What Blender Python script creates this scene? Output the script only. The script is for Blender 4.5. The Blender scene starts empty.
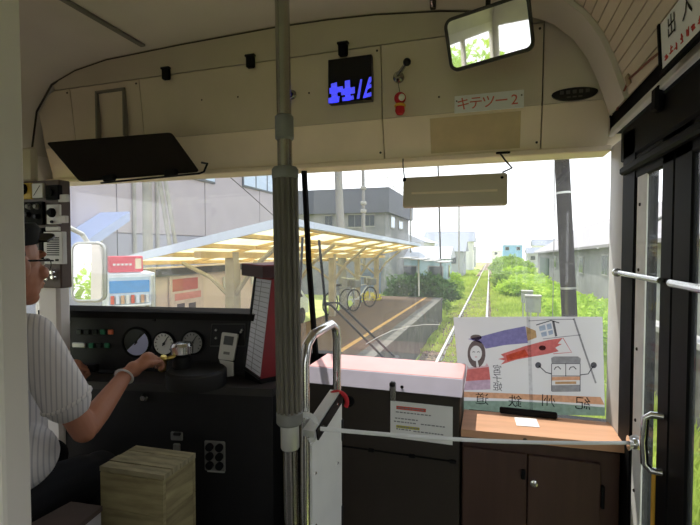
import bpy, bmesh, math, random
import numpy as np
from mathutils import Vector as V, Matrix, Euler
random.seed(7); rng = np.random.default_rng(7)
sc = bpy.context.scene
COL = sc.collection
PI = math.pi
def S(r, g, b):
    f = lambda c: (c/255/12.92) if c <= 10 else ((c/255+.055)/1.055)**2.4
    return (f(r), f(g), f(b), 1)

# ------------------------------------------------------------------ camera, sky, sun, exposure
FPX = 445.0; YAW = math.radians(17.4); PIT = math.radians(-1.85)
CF = V((-math.sin(YAW)*math.cos(PIT), math.cos(YAW)*math.cos(PIT), math.sin(PIT)))
CR = V((math.cos(YAW), math.sin(YAW), 0)); CU = CR.cross(CF); CP = V((0, 0, 1.48))
cam = bpy.data.cameras.new('camera'); camo = bpy.data.objects.new('camera', cam); COL.objects.link(camo)
cam.sensor_width = 36; cam.lens = FPX*36/700; cam.clip_start = .02; cam.clip_end = 900
M = Matrix((CR, CU, -CF)).transposed().to_4x4(); M.translation = CP; camo.matrix_world = M
sc.camera = camo
w = bpy.data.worlds.new('sky'); sc.world = w; w.use_nodes = True
nt = w.node_tree; bg = nt.nodes['Background']
geo = nt.nodes.new('ShaderNodeTexCoord'); sep = nt.nodes.new('ShaderNodeSeparateXYZ'); rmp = nt.nodes.new('ShaderNodeValToRGB')
nt.links.new(geo.outputs['Generated'], sep.inputs[0]); nt.links.new(sep.outputs['Z'], rmp.inputs[0]); nt.links.new(rmp.outputs[0], bg.inputs[0])
rmp.color_ramp.elements[0].color = (.97, .985, 1, 1); rmp.color_ramp.elements[1].color = (.74, .86, 1, 1)
bg.inputs[1].default_value = 2.1
sun = bpy.data.lights.new('sun', 'SUN'); sun.energy = 5.0; sun.angle = math.radians(.6); sun.color = (1, .96, .88)
suno = bpy.data.objects.new('sun', sun); COL.objects.link(suno)
el, az = math.radians(62), math.radians(-34)      # azimuth from straight ahead, negative = left
sd = V((math.sin(az)*math.cos(el), math.cos(az)*math.cos(el), math.sin(el)))
suno.rotation_euler = sd.to_track_quat('Z', 'Y').to_euler(); suno.location = (0, 0, 30)
vs = sc.view_settings; vs.view_transform = 'Standard'; vs.look = 'None'; vs.gamma = 1; vs.use_curve_mapping = False
vs.exposure = 0.0

# ------------------------------------------------------------------ calibrated points on real planes
def ray(px, py): return CF + CR*((px-350)/FPX) + CU*((262.5-py)/FPX)
def at(px, py, X=None, Y=None, Z=None):
    d = ray(px, py)
    t = (X-CP.x)/d.x if X is not None else (Y-CP.y)/d.y if Y is not None else (Z-CP.z)/d.z
    return CP + d*t
def dep(px, py, d): return CP + ray(px, py)*d
def onp(px, py, P, N):
    d = ray(px, py); return CP + d*((P-CP).dot(N)/d.dot(N))
def gz(y, h=0): return -.93 - .0202*y + h         # rail level, falling gently away from the car

# ------------------------------------------------------------------ materials
def mat(name, c, rough=.6, metal=0, var=.1, scale=12, bump=0, bscale=60, spec=.4, c2=None, stretch=None, detail=4):
    m = bpy.data.materials.new(name); m.use_nodes = True
    t = m.node_tree; b = t.nodes['Principled BSDF']
    b.inputs['Roughness'].default_value = rough; b.inputs['Metallic'].default_value = metal
    b.inputs['Specular IOR Level'].default_value = spec
    tc = t.nodes.new('ShaderNodeTexCoord'); mp = t.nodes.new('ShaderNodeMapping')
    t.links.new(tc.outputs['Object'], mp.inputs[0])
    if stretch: mp.inputs['Scale'].default_value = stretch
    n = t.nodes.new('ShaderNodeTexNoise'); n.inputs['Scale'].default_value = scale; n.inputs['Detail'].default_value = detail
    t.links.new(mp.outputs[0], n.inputs[0])
    r = t.nodes.new('ShaderNodeValToRGB'); t.links.new(n.outputs['Fac'], r.inputs[0])
    r.color_ramp.elements[0].position = .3; r.color_ramp.elements[1].position = .7
    a = c2 or tuple(x*(1-var) for x in c[:3])+(1,)
    r.color_ramp.elements[0].color = a
    r.color_ramp.elements[1].color = c if c2 else tuple(min(1, x*(1+var)) for x in c[:3])+(1,)
    t.links.new(r.outputs[0], b.inputs['Base Color'])
    if bump:
        n2 = t.nodes.new('ShaderNodeTexNoise'); n2.inputs['Scale'].default_value = bscale; t.links.new(mp.outputs[0], n2.inputs[0])
        bp = t.nodes.new('ShaderNodeBump'); bp.inputs['Strength'].default_value = bump; bp.inputs['Distance'].default_value = .01
        t.links.new(n2.outputs['Fac'], bp.inputs['Height']); t.links.new(bp.outputs[0], b.inputs['Normal'])
    return m
def emis(name, c, s):
    m = mat(name, c, .4, var=.02); b = m.node_tree.nodes['Principled BSDF']
    b.inputs['Emission Color'].default_value = c; b.inputs['Emission Strength'].default_value = s; return m
def clear(name, tint=(1, 1, 1, 1), gloss=.06, dust=0.0, dustc=(.9, .92, .95, 1)):
    m = bpy.data.materials.new(name); m.use_nodes = True; t = m.node_tree
    t.nodes.remove(t.nodes['Principled BSDF']); out = t.nodes['Material Output']
    tr = t.nodes.new('ShaderNodeBsdfTransparent'); tr.inputs[0].default_value = tint
    gl = t.nodes.new('ShaderNodeBsdfGlossy'); gl.inputs['Roughness'].default_value = .03
    mx = t.nodes.new('ShaderNodeMixShader'); mx.inputs[0].default_value = gloss
    t.links.new(tr.outputs[0], mx.inputs[1]); t.links.new(gl.outputs[0], mx.inputs[2]); last = mx
    if dust:
        tl = t.nodes.new('ShaderNodeBsdfTranslucent'); tl.inputs[0].default_value = dustc
        n = t.nodes.new('ShaderNodeTexNoise'); n.inputs['Scale'].default_value = 2.5; n.inputs['Detail'].default_value = 5
        tc = t.nodes.new('ShaderNodeTexCoord'); t.links.new(tc.outputs['Object'], n.inputs[0])
        mr = t.nodes.new('ShaderNodeMapRange'); mr.inputs['From Min'].default_value = .3; mr.inputs['From Max'].default_value = .7
        mr.inputs['To Min'].default_value = dust*.7; mr.inputs['To Max'].default_value = dust*1.3; t.links.new(n.outputs['Fac'], mr.inputs[0])
        m2 = t.nodes.new('ShaderNodeMixShader'); t.links.new(mr.outputs[0], m2.inputs[0])
        t.links.new(mx.outputs[0], m2.inputs[1]); t.links.new(tl.outputs[0], m2.inputs[2]); last = m2
    t.links.new(last.outputs[0], out.inputs[0]); return m
def sheet(name, c, transl=.6, transp=0.0, var=.05, scale=8, c2=None):
    """thin sheet that lets light through: paper, leaves, plastic roofing"""
    m = mat(name, c, .7, var=var, scale=scale, spec=.2, c2=c2); t = m.node_tree
    b = t.nodes['Principled BSDF']; out = t.nodes['Material Output']; src = b.inputs['Base Color'].links[0].from_socket
    tl = t.nodes.new('ShaderNodeBsdfTranslucent'); t.links.new(src, tl.inputs[0])
    mx = t.nodes.new('ShaderNodeMixShader'); mx.inputs[0].default_value = transl
    t.links.new(b.outputs[0], mx.inputs[1]); t.links.new(tl.outputs[0], mx.inputs[2]); last = mx
    if transp:
        tr = t.nodes.new('ShaderNodeBsdfTransparent'); m2 = t.nodes.new('ShaderNodeMixShader'); m2.inputs[0].default_value = transp
        t.links.new(mx.outputs[0], m2.inputs[1]); t.links.new(tr.outputs[0], m2.inputs[2]); last = m2
    t.links.new(last.outputs[0], out.inputs[0]); return m
def striped(name, ca, cb, period, du, rough=.8, wid=.35):
    m = mat(name, ca, rough, var=.04, scale=9); t = m.node_tree; b = t.nodes['Principled BSDF']
    src = b.inputs['Base Color'].links[0].from_socket
    tc = t.nodes.new('ShaderNodeTexCoord'); d = t.nodes.new('ShaderNodeVectorMath'); d.operation = 'DOT_PRODUCT'; d.inputs[1].default_value = du
    t.links.new(tc.outputs['Object'], d.inputs[0])
    a = t.nodes.new('ShaderNodeMath'); a.operation = 'DIVIDE'; a.inputs[1].default_value = period; t.links.new(d.outputs['Value'], a.inputs[0])
    f = t.nodes.new('ShaderNodeMath'); f.operation = 'FRACT'; t.links.new(a.outputs[0], f.inputs[0])
    l = t.nodes.new('ShaderNodeMath'); l.operation = 'LESS_THAN'; l.inputs[1].default_value = wid; t.links.new(f.outputs[0], l.inputs[0])
    mx = t.nodes.new('ShaderNodeMix'); mx.data_type = 'RGBA'; t.links.new(l.outputs[0], mx.inputs[0])
    t.links.new(src, mx.inputs[6]); mx.inputs[7].default_value = cb; t.links.new(mx.outputs[2], b.inputs['Base Color']); return m

M_ceil = mat('ceiling_paint', S(210, 203, 190), .55, var=.05, scale=3)
M_band = mat('cove_paint', S(192, 182, 160), .6, var=.05, scale=4)
M_fascia = mat('cream_enamel', S(208, 196, 172), .45, var=.05, scale=5)
M_strip = mat('pale_cream_enamel', S(244, 228, 200), .5, var=.05, scale=6)
M_tan = mat('old_tape_stain', S(206, 186, 146), .7, var=.06, scale=20)
M_seam = mat('dark_seam', S(58, 54, 46), .8)
M_board = mat('beadboard_cream', S(216, 202, 178), .6, var=.06, scale=6)
M_pillar = mat('partition_white', S(232, 226, 218), .55, var=.05, scale=4)
M_black = mat('black_plastic', S(24, 24, 25), .45, spec=.22)
M_blackm = mat('black_matte', S(17, 17, 18), .75, spec=.15)
M_rubber = mat('black_rubber', S(13, 13, 14), .6, spec=.12)
M_console = mat('console_black', S(27, 26, 26), .5, var=.15, scale=18)
M_chrome = mat('chrome', S(232, 232, 230), .2, 1, var=.03)
M_steel = mat('brushed_steel', S(168, 166, 162), .2, 1, var=.08, scale=30)
M_alu = mat('aluminium', S(205, 205, 200), .4, .6, var=.05)
M_grey = mat('grey_plastic', S(120, 120, 116), .5)
M_sleeve = mat('ribbed_sleeve', S(104, 100, 90), .55, var=.1, scale=14)
M_white = mat('white_plastic', S(225, 225, 220), .45, var=.04)
M_paper = mat('white_paper', S(238, 238, 236), .8, var=.02)
M_red = mat('red_print', S(205, 60, 50), .6)
M_redbox = mat('red_painted_metal', S(122, 30, 36), .5, var=.12)
M_brown = mat('brown_panel', S(92, 76, 68), .5, var=.1)
M_cab = mat('dark_brown_laminate', S(72, 51, 43), .5, var=.15, scale=5, stretch=(6, 6, .6))
M_pink = mat('salmon_laminate', S(226, 168, 166), .5, var=.05)
M_lav = mat('pale_lavender_edge', S(196, 190, 206), .5, var=.06)
M_orange = mat('orange_wood_laminate', S(206, 158, 124), .45, var=.1, scale=6, stretch=(.6, 8, 8))
M_crate = mat('weathered_pale_wood', S(176, 164, 120), .85, scale=5, c2=S(122, 110, 78), stretch=(1, 1, 7), bump=.3)
M_cratet = mat('weathered_pale_top', S(170, 160, 126), .85, scale=5, c2=S(120, 110, 84), stretch=(2, 9, 2), bump=.3)
M_dkwood = mat('dark_brown_wood', S(74, 60, 54), .7, var=.2, scale=7)
M_floor = mat('floor_vinyl', S(84, 80, 76), .6, var=.12)
M_glass = clear('clear_glass', gloss=.05, dust=.015)
M_wind = clear('dusty_windscreen', gloss=.04, dust=.028)
M_visor = clear('smoked_acrylic', tint=(.035, .03, .028, 1), gloss=.06)
M_mirror = mat('mirror_silver', S(235, 235, 235), .02, 1, var=0)
M_brass = mat('worn_brass', S(196, 170, 92), .3, 1, var=.15, scale=40)
M_skin = mat('skin', S(178, 122, 96), .55, var=.06, scale=14)
M_shirt = striped('striped_shirt', S(220, 216, 213), S(186, 183, 184), .0125, (.68, .73, .0), wid=.3)
M_trouser = mat('black_trousers', S(22, 22, 25), .9, var=.15)
M_hair = mat('black_hair', S(18, 16, 15), .6)
M_eyew = mat('eye_white', S(225, 222, 215), .3)
M_tape = mat('white_cotton_tape', S(222, 222, 222), .8, var=.06)
M_blue = emis('lit_blue_pixels', S(82, 86, 255), .75)
M_screen = mat('display_black', S(5, 5, 8), .3)
M_green = mat('green_lamp', S(52, 128, 92), .4)
M_gdim = mat('unlit_lamp', S(46, 52, 48), .4)
M_amber = mat('orange_lamp', S(226, 122, 82), .4)
M_dialrefl = mat('dial_reflection', S(196, 200, 232), .35, var=.03)
M_wface = mat('white_dial', S(222, 222, 216), .4, var=.03)
M_yel = mat('yellow_plate', S(206, 172, 58), .5)
M_yellow_rail = mat('yellow_plastic', S(222, 172, 60), .5)
M_redcloth = mat('red_strap', S(190, 34, 44), .7)
M_text = mat('black_print', S(30, 30, 32), .7)
M_faint = mat('grey_print', S(142, 142, 144), .8)

# ------------------------------------------------------------------ mesh builder
WL = {}
class MB:
    def __init__(s): s.bm = bmesh.new()
    def box(s, c, size, rot=None, bev=0, seg=1):
        R = Euler(rot).to_matrix() if isinstance(rot, (tuple, list)) else (rot if rot is not None else Matrix.Identity(3))
        m = Matrix.Translation(V(c)) @ R.to_4x4() @ Matrix.Diagonal((*size, 1))
        r = bmesh.ops.create_cube(s.bm, size=1, matrix=m)
        if bev:
            es = list({e for v in r['verts'] for e in v.link_edges})
            bmesh.ops.bevel(s.bm, geom=es, offset=bev, segments=seg, affect='EDGES', profile=.5)
        return s
    def span(s, a, b, bev=0, seg=1):
        a, b = V(a), V(b); return s.box((a+b)/2, [max(abs(x), 1e-4) for x in (b-a)], None, bev, seg)
    def hexa(s, p):              # four bottom then four top corners, same order
        v = [s.bm.verts.new(V(q)) for q in p]
        fs = [s.bm.faces.new([v[i] for i in f]) for f in ((3, 2, 1, 0), (4, 5, 6, 7), (0, 1, 5, 4), (1, 2, 6, 5), (2, 3, 7, 6), (3, 0, 4, 7))]
        bmesh.ops.recalc_face_normals(s.bm, faces=fs); return s
    def prism(s, pts, ext):
        ext = V(ext); a = [s.bm.verts.new(V(p)) for p in pts]; b = [s.bm.verts.new(V(p)+ext) for p in pts]; n = len(a)
        fs = [s.bm.faces.new(a[::-1]), s.bm.faces.new(b)]
        for i in range(n): fs.append(s.bm.faces.new((a[i], a[(i+1) % n], b[(i+1) % n], b[i])))
        bmesh.ops.recalc_face_normals(s.bm, faces=fs); return s
    def tube(s, path, r, n=10, caps=True, closed=False, flat=None):
        path = [V(p) for p in path]; k = len(path); rs = r if isinstance(r, (list, tuple)) else [r]*k
        rings = []; prev = None
        for i, p in enumerate(path):
            if closed: t = (path[(i+1) % k]-path[i-1]).normalized()
            else: t = (path[min(i+1, k-1)]-path[max(i-1, 0)]).normalized()
            if prev is None:
                a = V((0, 0, 1)) if abs(t.z) < .9 else V((1, 0, 0)); u = t.cross(a).normalized()
            else: u = (prev-t*prev.dot(t)).normalized()
            prev = u; q = t.cross(u)
            ring = []
            for j in range(n):
                an = 2*PI*j/n; rr = rs[i]
                a1, a2 = (rr, rr) if flat is None else (rr*flat[0], rr*flat[1])
                ring.append(s.bm.verts.new(p+u*math.cos(an)*a1+q*math.sin(an)*a2))
            rings.append(ring)
        for i in range(k if closed else k-1):
            A, B = rings[i], rings[(i+1) % k]
            for j in range(n): s.bm.faces.new((A[j], A[(j+1) % n], B[(j+1) % n], B[j]))
        if caps and not closed:
            s.bm.faces.new(rings[0][::-1]); s.bm.faces.new(rings[-1])
        return s
    def lathe(s, prof, o, axis=(0, 0, 1), n=24):
        ax = V(axis).normalized(); a = V((0, 0, 1)) if abs(ax.z) < .9 else V((1, 0, 0)); u = ax.cross(a).normalized(); q = ax.cross(u); o = V(o)
        rings = [[s.bm.verts.new(o+ax*h+(u*math.cos(2*PI*j/n)+q*math.sin(2*PI*j/n))*max(r, 1e-4)) for j in range(n)] for r, h in prof]
        for A, B in zip(rings, rings[1:]):
            for j in range(n): s.bm.faces.new((A[j], A[(j+1) % n], B[(j+1) % n], B[j]))
        s.bm.faces.new(rings[0][::-1]); s.bm.faces.new(rings[-1]); return s
    def ell(s, c, r, rot=None, u=20, v=12):
        R = Euler(rot).to_matrix() if isinstance(rot, (tuple, list)) else (rot if rot is not None else Matrix.Identity(3))
        r = r if isinstance(r, (tuple, list)) else (r, r, r)
        bmesh.ops.create_uvsphere(s.bm, u_segments=u, v_segments=v, radius=1, matrix=Matrix.Translation(V(c)) @ R.to_4x4() @ Matrix.Diagonal((*r, 1))); return s
    def poly(s, pts, th=.0006, n=None):
        n = V(n) if n is not None else V((0, -1, 0)); return s.prism(pts, n*th)
    def text(s, txt, o, u, v, size, n_off=.0008, bold=0, sx=1, align='CENTER'):
        c = bpy.data.curves.new('lettering', 'FONT'); c.body = txt; c.size = 1; c.align_x = align; c.align_y = 'CENTER'; c.resolution_u = 2; c.offset = bold
        ob = bpy.data.objects.new('lettering', c); COL.objects.link(ob)
        dg = bpy.context.evaluated_depsgraph_get(); me = ob.evaluated_get(dg).to_mesh()
        u, v, o = V(u).normalized(), V(v).normalized(), V(o); nn = u.cross(v)
        vs_ = [s.bm.verts.new(o+u*(p.co.x*size*sx)+v*(p.co.y*size)+nn*n_off) for p in me.vertices]
        for f in me.polygons:
            try: s.bm.faces.new([vs_[i] for i in f.vertices])
            except ValueError: pass
        ob.evaluated_get(dg).to_mesh_clear(); bpy.data.objects.remove(ob); bpy.data.curves.remove(c); return s
    def build(s, name, m, parent=None, ang=35, base=False):
        me = bpy.data.meshes.new(name); cs = [v.co for v in s.bm.verts]
        lo = V([min(c[i] for c in cs) for i in range(3)]); hi = V([max(c[i] for c in cs) for i in range(3)])
        c = (lo+hi)/2
        if base: c.z = lo.z
        bmesh.ops.translate(s.bm, verts=s.bm.verts, vec=-c); s.bm.to_mesh(me); s.bm.free()
        if ang:
            for p in me.polygons: p.use_smooth = True
            me.set_sharp_from_angle(angle=math.radians(ang))
        me.materials.append(m); return link(name, me, c, parent)
def link(name, me, c, parent=None):
    o = bpy.data.objects.new(name, me); COL.objects.link(o); WL[o] = V(c)
    if parent: o.parent = parent; o.location = V(c)-WL[parent]
    else: o.location = c
    return o
def tag(o, label=None, cat=None, group=None, kind=None):
    for k, v in (('label', label), ('category', cat), ('group', group), ('kind', kind)):
        if v: o[k] = v
    return o
def thing(name, label, cat, loc, group=None):
    o = bpy.data.objects.new(name, None); o.empty_display_size = .1; COL.objects.link(o); o.location = loc; WL[o] = V(loc)
    return tag(o, label, cat, group)
def holder(name, loc=(0, 0, 0)):
    o = bpy.data.objects.new(name, None); o.empty_display_size = .1; COL.objects.link(o); o.location = loc; WL[o] = V(loc); o['kind'] = 'structure'; return o
def dup(root, loc, rotz=0, label=None, scale=None):
    def rec(o, par):
        c = o.copy(); COL.objects.link(c)
        if par: c.parent = par
        for ch in list(o.children): rec(ch, c)
        return c
    r = rec(root, None); r.location = loc; r.rotation_euler = (0, 0, rotz); WL[r] = V(loc)
    if label: r['label'] = label
    if scale: r.scale = scale
    return r

# ================================================================== THE CAR SHELL
XR, XL = .40, -2.2
YF = 1.7                                        # plane of the front header panels
# ceiling: a rounded vault running along the car
prof = [(-2.2, 1.95), (-2.156, 2.164), (-2.054, 2.285), (-1.90, 2.335), (-1.712, 2.362), (-1.298, 2.376), (-.844, 2.384), (-.61, 2.38), (-.421, 2.37), (-.179, 2.345), (.02, 2.312)]
b = MB(); outer = [(x, z+.05) for x, z in prof]
poly = [V((x, -7, z)) for x, z in prof]+[V((x, -7, z)) for x, z in outer[::-1]]
b.prism(poly, (0, 8.85, 0))
ceil = tag(b.build('ceiling', M_ceil, None, 40), kind='structure')
def ceil_z(x): return float(np.interp(x, [p[0] for p in prof], [p[1] for p in prof]))
b = MB()
JX = at(140, 54, Y=1.6).x
b.box((JX, .2, ceil_z(JX)-.004), (.026, 2.84, .010), bev=.002)
b.build('joint_strip', mat('ceiling_joint_grey', S(120, 116, 108), .5), ceil)
b = MB()
for yy in (-1.2, -.1, .9): b.lathe([(.006, 0), (.006, .004), (.003, .006)], (JX, yy, ceil_z(JX)-.009), (0, 0, -1), 8)
tag(b.build('screw', M_steel, ceil), kind='stuff')
# right cove: one narrow tongued board after another
arc = [(.02, 2.312), (.12, 2.288), (.205, 2.25), (.27, 2.19), (.315, 2.12), (.345, 2.05), (.368, 1.98), (.385, 1.925)]
wr = holder('wall_right', (XR, 0, 0))
cum = [0]
for a, c in zip(arc, arc[1:]): cum.append(cum[-1]+math.hypot(c[0]-a[0], c[1]-a[1]))
nb = 17
def arcp(t): return (float(np.interp(t, cum, [p[0] for p in arc])), float(np.interp(t, cum, [p[1] for p in arc])))
for i in range(nb):
    t0, t1 = cum[-1]*i/nb+.0016, cum[-1]*(i+1)/nb-.0016
    (x0, z0), (x1, z1) = arcp(t0), arcp(t1); n = V((-(z0-z1), 0, -(x1-x0))).normalized()*.006
    pts = [V((x0, -3, z0)), V((x1, -3, z1)), V((x1, -3, z1))+V((-n.x, 0, -n.z)), V((x0, -3, z0))+V((-n.x, 0, -n.z))]
    MB().prism(pts, (0, 4.66, 0)).build('board', M_board, wr)
b = MB()
sh = [V((x+.012, -7, z+.012)) for x, z in arc]+[V((x+.05, -7, z+.05)) for x, z in arc[::-1]]
b.prism(sh, (0, 8.85, 0)); b.build('cove_backing', M_seam, wr)
MB().span((XR, -7, 1.88), (XR+.06, 1.85, 2.02)).build('roof_rail', M_blackm, wr)
# right wall behind the camera: below and above window band, pillars
b = MB(); b.span((XR, -7, 0), (XR+.06, .15, .75)); b.span((XR, -7, 1.8), (XR+.06, .15, 1.9))
for y in (-7, -5.2, -3.4, -1.6, .03): b.span((XR, y, .75), (XR+.06, y+.10, 1.82))
b.build('side_panel', M_pillar, wr)
# left wall
wl = holder('wall_left', (XL, 0, 0))
b = MB(); b.span((XL-.06, -7, 0), (XL, 1.85, .75)); b.span((XL-.06, -7, 1.8), (XL, 1.85, 2.05))
for y in (-7, -5.2, -3.4, -1.6, .2, 1.72): b.span((XL-.06, y, .75), (XL, y+.10, 1.82))
b.build('side_panel', M_pillar, wl)
for i, y in enumerate((-6.9, -5.1, -3.3, -1.5)):
    for X, nm in ((XL-.035, 'window_%d' % (i+1)), (XR+.03, 'window_%d' % (i+5))):
        tag(MB().span((X, y+.0, .75), (X+.005, y+1.70, 1.8)).build(nm, M_glass), kind='structure')
tag(MB().span((XL-.035, .30, .75), (XL-.03, 1.72, 1.8)).build('window_9', M_glass), kind='structure')
b = MB(); b.span((XL-.06, -7.06, 0), (XR+.06, -7, .9)); b.span((XL-.06, -7.06, 1.85), (XR+.06, -7, 2.45))
for x in (XL, -1.35, -.45, XR-.1): b.span((x, -7.06, .9), (x+.1, -7, 1.85))
tag(b.build('wall_back', M_pillar), kind='structure')
tag(MB().span((XL, -7.035, .9), (XR, -7.03, 1.85)).build('window_12', M_glass), kind='structure')
tag(MB().span((XL-.06, -7, -.06), (XR+.06, 1.85, 0)).build('floor', M_floor), kind='structure')
tag(MB().span((XL, .2, 0), (-.95, 1.3, .25), .01).build('trim_1', M_floor), kind='structure')

# partition behind the driver (pale sheet at the left of the picture)
PE = dep(20, 0, .75), dep(33, 510, .75)
b = MB(); x0 = at(27, 262, Y=.545).x
b.span((XL, .50, 0), (x0, .545, 2.34), .004)
pt = tag(b.build('wall_partition', M_pillar), kind='structure')
b = MB()
for z in (.75, .95, 1.15, 1.36, 1.6, 1.85, 2.1): b.lathe([(.004, 0), (.0035, .0025)], (x0-.012, .50, z), (0, -1, 0), 8)
tag(b.build('screw', M_seam, pt), kind='stuff')
MB().span((x0-.012, .546, 1.93), (x0+.002, .565, 2.34)).build('edge_trim', M_black, pt)

# ------------------------------------------------------------------ front header
wf = holder('wall_front', (-.9, YF, 1.8))
def roofline(x):
    xs = [p[0] for p in prof]+[p[0] for p in arc[1:]]; zs = [p[1] for p in prof]+[p[1] for p in arc[1:]]
    return float(np.interp(x, xs, zs))
# upper band with the rounded shoulders
SEAMZ = 2.255
xs = [-2.19, -2.15, -2.1, -2.05, -1.95, -1.85, -1.7, -1.5, -1.2, -.9, -.6, -.3, -.05, .1, .172]
pts = [V((x, 1.665, max(SEAMZ-.0, roofline(x)+.004))) for x in xs if roofline(x) > SEAMZ]
pts += [V((.172, 1.68, SEAMZ+.002)), V((pts[0].x, 1.68, SEAMZ+.002))]
MB().prism(pts, (0, .03, 0)).build('header_band', M_band, wf)
def header_panel(xa, xb, za, mb_mat, top=None):
    b = MB(); n = max(2, int((xb-xa)/.03)); 
    up = [(xa+(xb-xa)*i/n) for i in range(n+1)]
    P = [V((x, 1.682, min(SEAMZ-.002 if top is None else top, roofline(x)-.002))) for x in up]
    P += [V((xb, 1.712, za)), V((xa, 1.712, za))]
    return b.prism(P, (0, .02, 0)).build('header_panel', mb_mat, wf)
SX = [-2.16, -1.955, -1.541, -.404, .172, .388]; ZS = 1.985
for i in range(5):
    g = .0022
    header_panel(SX[i]+g, SX[i+1]-g, ZS, M_fascia, top=None if i < 4 else 2.30)
    b = MB(); xa, xb = SX[i]+g, SX[i+1]-g
    b.prism([V((xa, 1.712, ZS-.0015)), V((xa, 1.755, 1.835)), V((xa, 1.775, 1.835)), V((xa, 1.735, ZS-.0015))], (xb-xa, 0, 0))
    b.build('header_skirt', M_strip, wf)
b = MB()                                                   # dark backing behind the joints, and the roof nose over the glass
b.span((-2.19, 1.785, 1.85), (.39, 1.84, 2.26)); b.span((-2.19, 1.735, 2.0), (.39, 1.79, 2.26)); b.build('header_backing', M_seam, wf)
MB().span((-2.2, 1.74, 1.815), (.40, 1.86, 1.836), .004).build('glazing_lip', M_strip, wf)
MB().span((-2.26, 1.78, 1.836), (.46, 1.86, 2.44)).build('roof_nose', M_strip, wf)
# hatch frame on the left panel
b = MB(); A, B_ = at(97, 92, Y=1.69), at(127, 136, Y=1.69)
h0, h1, v0, v1 = A.x, B_.x, B_.z, A.z
for q in ((h0, h0+.012, v0, v1), (h1-.012, h1, v0, v1), (h0, h1, v1-.012, v1)): b.span((q[0], 1.676, q[2]), (q[1], 1.70, q[3]), .001)
b.build('hatch_frame', mat('hatch_grey', S(120, 116, 104), .5), wf)
b = MB()
for i in range(1, 5):
    for z in (2.235, 1.86): b.lathe([(.0045, 0), (.004, .003)], (SX[i]-.014, 1.68+(.06 if z < 1.9 else .0), z), (0, -1, 0), 8)
for x in (-1.75, -1.36, -1.0, -.62, -.3, 0): b.lathe([(.004, 0), (.0035, .0025)], (x, 1.672, 2.32), (0, -1, 0), 8)
for p in ((202, 100), (238, 97), (309, 93), (437, 62), (439, 97)): q = at(p[0], p[1], Y=1.697); b.lathe([(.004, 0), (.0035, .0025)], q, (0, -1, 0), 8)
tag(b.build('screw', M_seam, wf), kind='stuff')
b = MB(); q0, q1 = at(430, 119, Y=1.715), at(520, 142, Y=1.75)
b.prism([V((q0.x, 1.7145, 1.970)), V((q1.x, 1.7145, 1.970)), V((q1.x, 1.751, 1.846)), V((q0.x, 1.751, 1.846))], (0, -.0008, 0)); b.build('tape_stain', M_tan, wf)
n_ = 14; P_ = [arcp(cum[-1]*i/n_) for i in range(n_+1)]
MB().prism([V((x-.012*min(1, k/6), 1.50, z-.010)) for k, (x, z) in enumerate(P_)]+[V((x, 1.50, z)) for x, z in P_[::-1]], (0, .165, 0)).build('arch_band', M_ceil, wr)
# arch rim between header and boards
b = MB(); b.tube([V((x, 1.668, z-.006)) for x, z in [(p[0], p[1]) for p in prof[:]]]+[V((x-.004, 1.668, z-.004)) for x, z in arc], .005, 6)
b.build('arch_rim', M_seam, wf)
# lower front wall under the glass
b = MB(); b.span((-2.26, 1.80, -.06), (.46, 1.86, .84)); b.span((-.07, 1.70, .70), (.40, 1.80, .846)); b.span((-2.26, 1.80, .84), (-.62, 1.86, 1.02)); b.build('lower_front', M_blackm, wf)
# windscreen: two lights with a black divider
mx_ = -.755
tag(MB().span((-2.2, 1.815, 1.02), (mx_-.02, 1.821, 1.82)).build('window_10', M_wind), kind='structure')
tag(MB().span((mx_+.02, 1.815, .84), (.46, 1.821, 1.82)).build('window_11', M_wind), kind='structure')
tag(MB().tube([at(304, 168, Y=1.8), at(309, 265, Y=1.8), at(316, 358, Y=1.8)], .0135, 8).build('trim_2', M_rubber), kind='structure')
# corner post and door frame on the right
b = MB(); b.span((.394, 1.575, 0), (.46, 1.745, 1.83), .012, 2); tag(b.build('trim_3', mat('grey_post', S(206, 205, 200), .45, var=.05)), kind='structure')
tag(MB().span((.39, 1.445, 0), (.45, 1.572, 1.83), .006).build('trim_4', M_rubber), kind='structure')
tag(MB().box((.388, -.4, 1.867), (.014, 4.2, .033), (0, .35, 0), .003).build('trim_5', mat('white_enamel_rail', S(222, 222, 216), .45)), kind='structure')
dh = tag(MB().span((.39, -2, 1.745), (.46, 1.6, 1.848), .006).build('trim_6', M_rubber), kind='structure')
MB().span((.375, -2, 1.70), (.40, 1.55, 1.725), .006).build('header_lip', M_rubber, dh)

def leaf(name, y0, y1, z1, mullA, mullB):
    d = holder(name, (XR, (y0+y1)/2, .05))
    fr = MB(); fr.span((.393, y0, .04), (.409, y0+mullA, z1), .004); fr.span((.393, y1-mullB, .04), (.409, y1, z1), .004)
    fr.span((.393, y0, z1-.07), (.409, y1, z1), .004); fr.span((.393, y0, .04), (.409, y1, .16), .004)
    fr.build('leaf_frame', M_rubber, d)
    MB().span((.399, y0+mullA, .16), (.403, y1-mullB, z1-.07)).build('pane', M_glass, d); return d
d1 = leaf('door_1', 1.176, 1.455, 1.745, .072, .014)
MB().span((.394, 1.360, .04), (.3985, 1.438, 1.68), .001).build('edge_plate', mat('pale_grey_plate', S(232, 232, 226), .5), d1)
b = MB()
for z in (.3, .55, .8, 1.0, 1.2, 1.42, 1.6): b.lathe([(.005, 0), (.004, .003)], (.394, 1.41, z), (-1, 0, 0), 8)
tag(b.build('screw', M_seam, d1), kind='stuff')
MB().span((.391, 1.25, .1), (.398, 1.27, .93), .002).build('yellow_edge', M_yellow_rail, d1)
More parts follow.
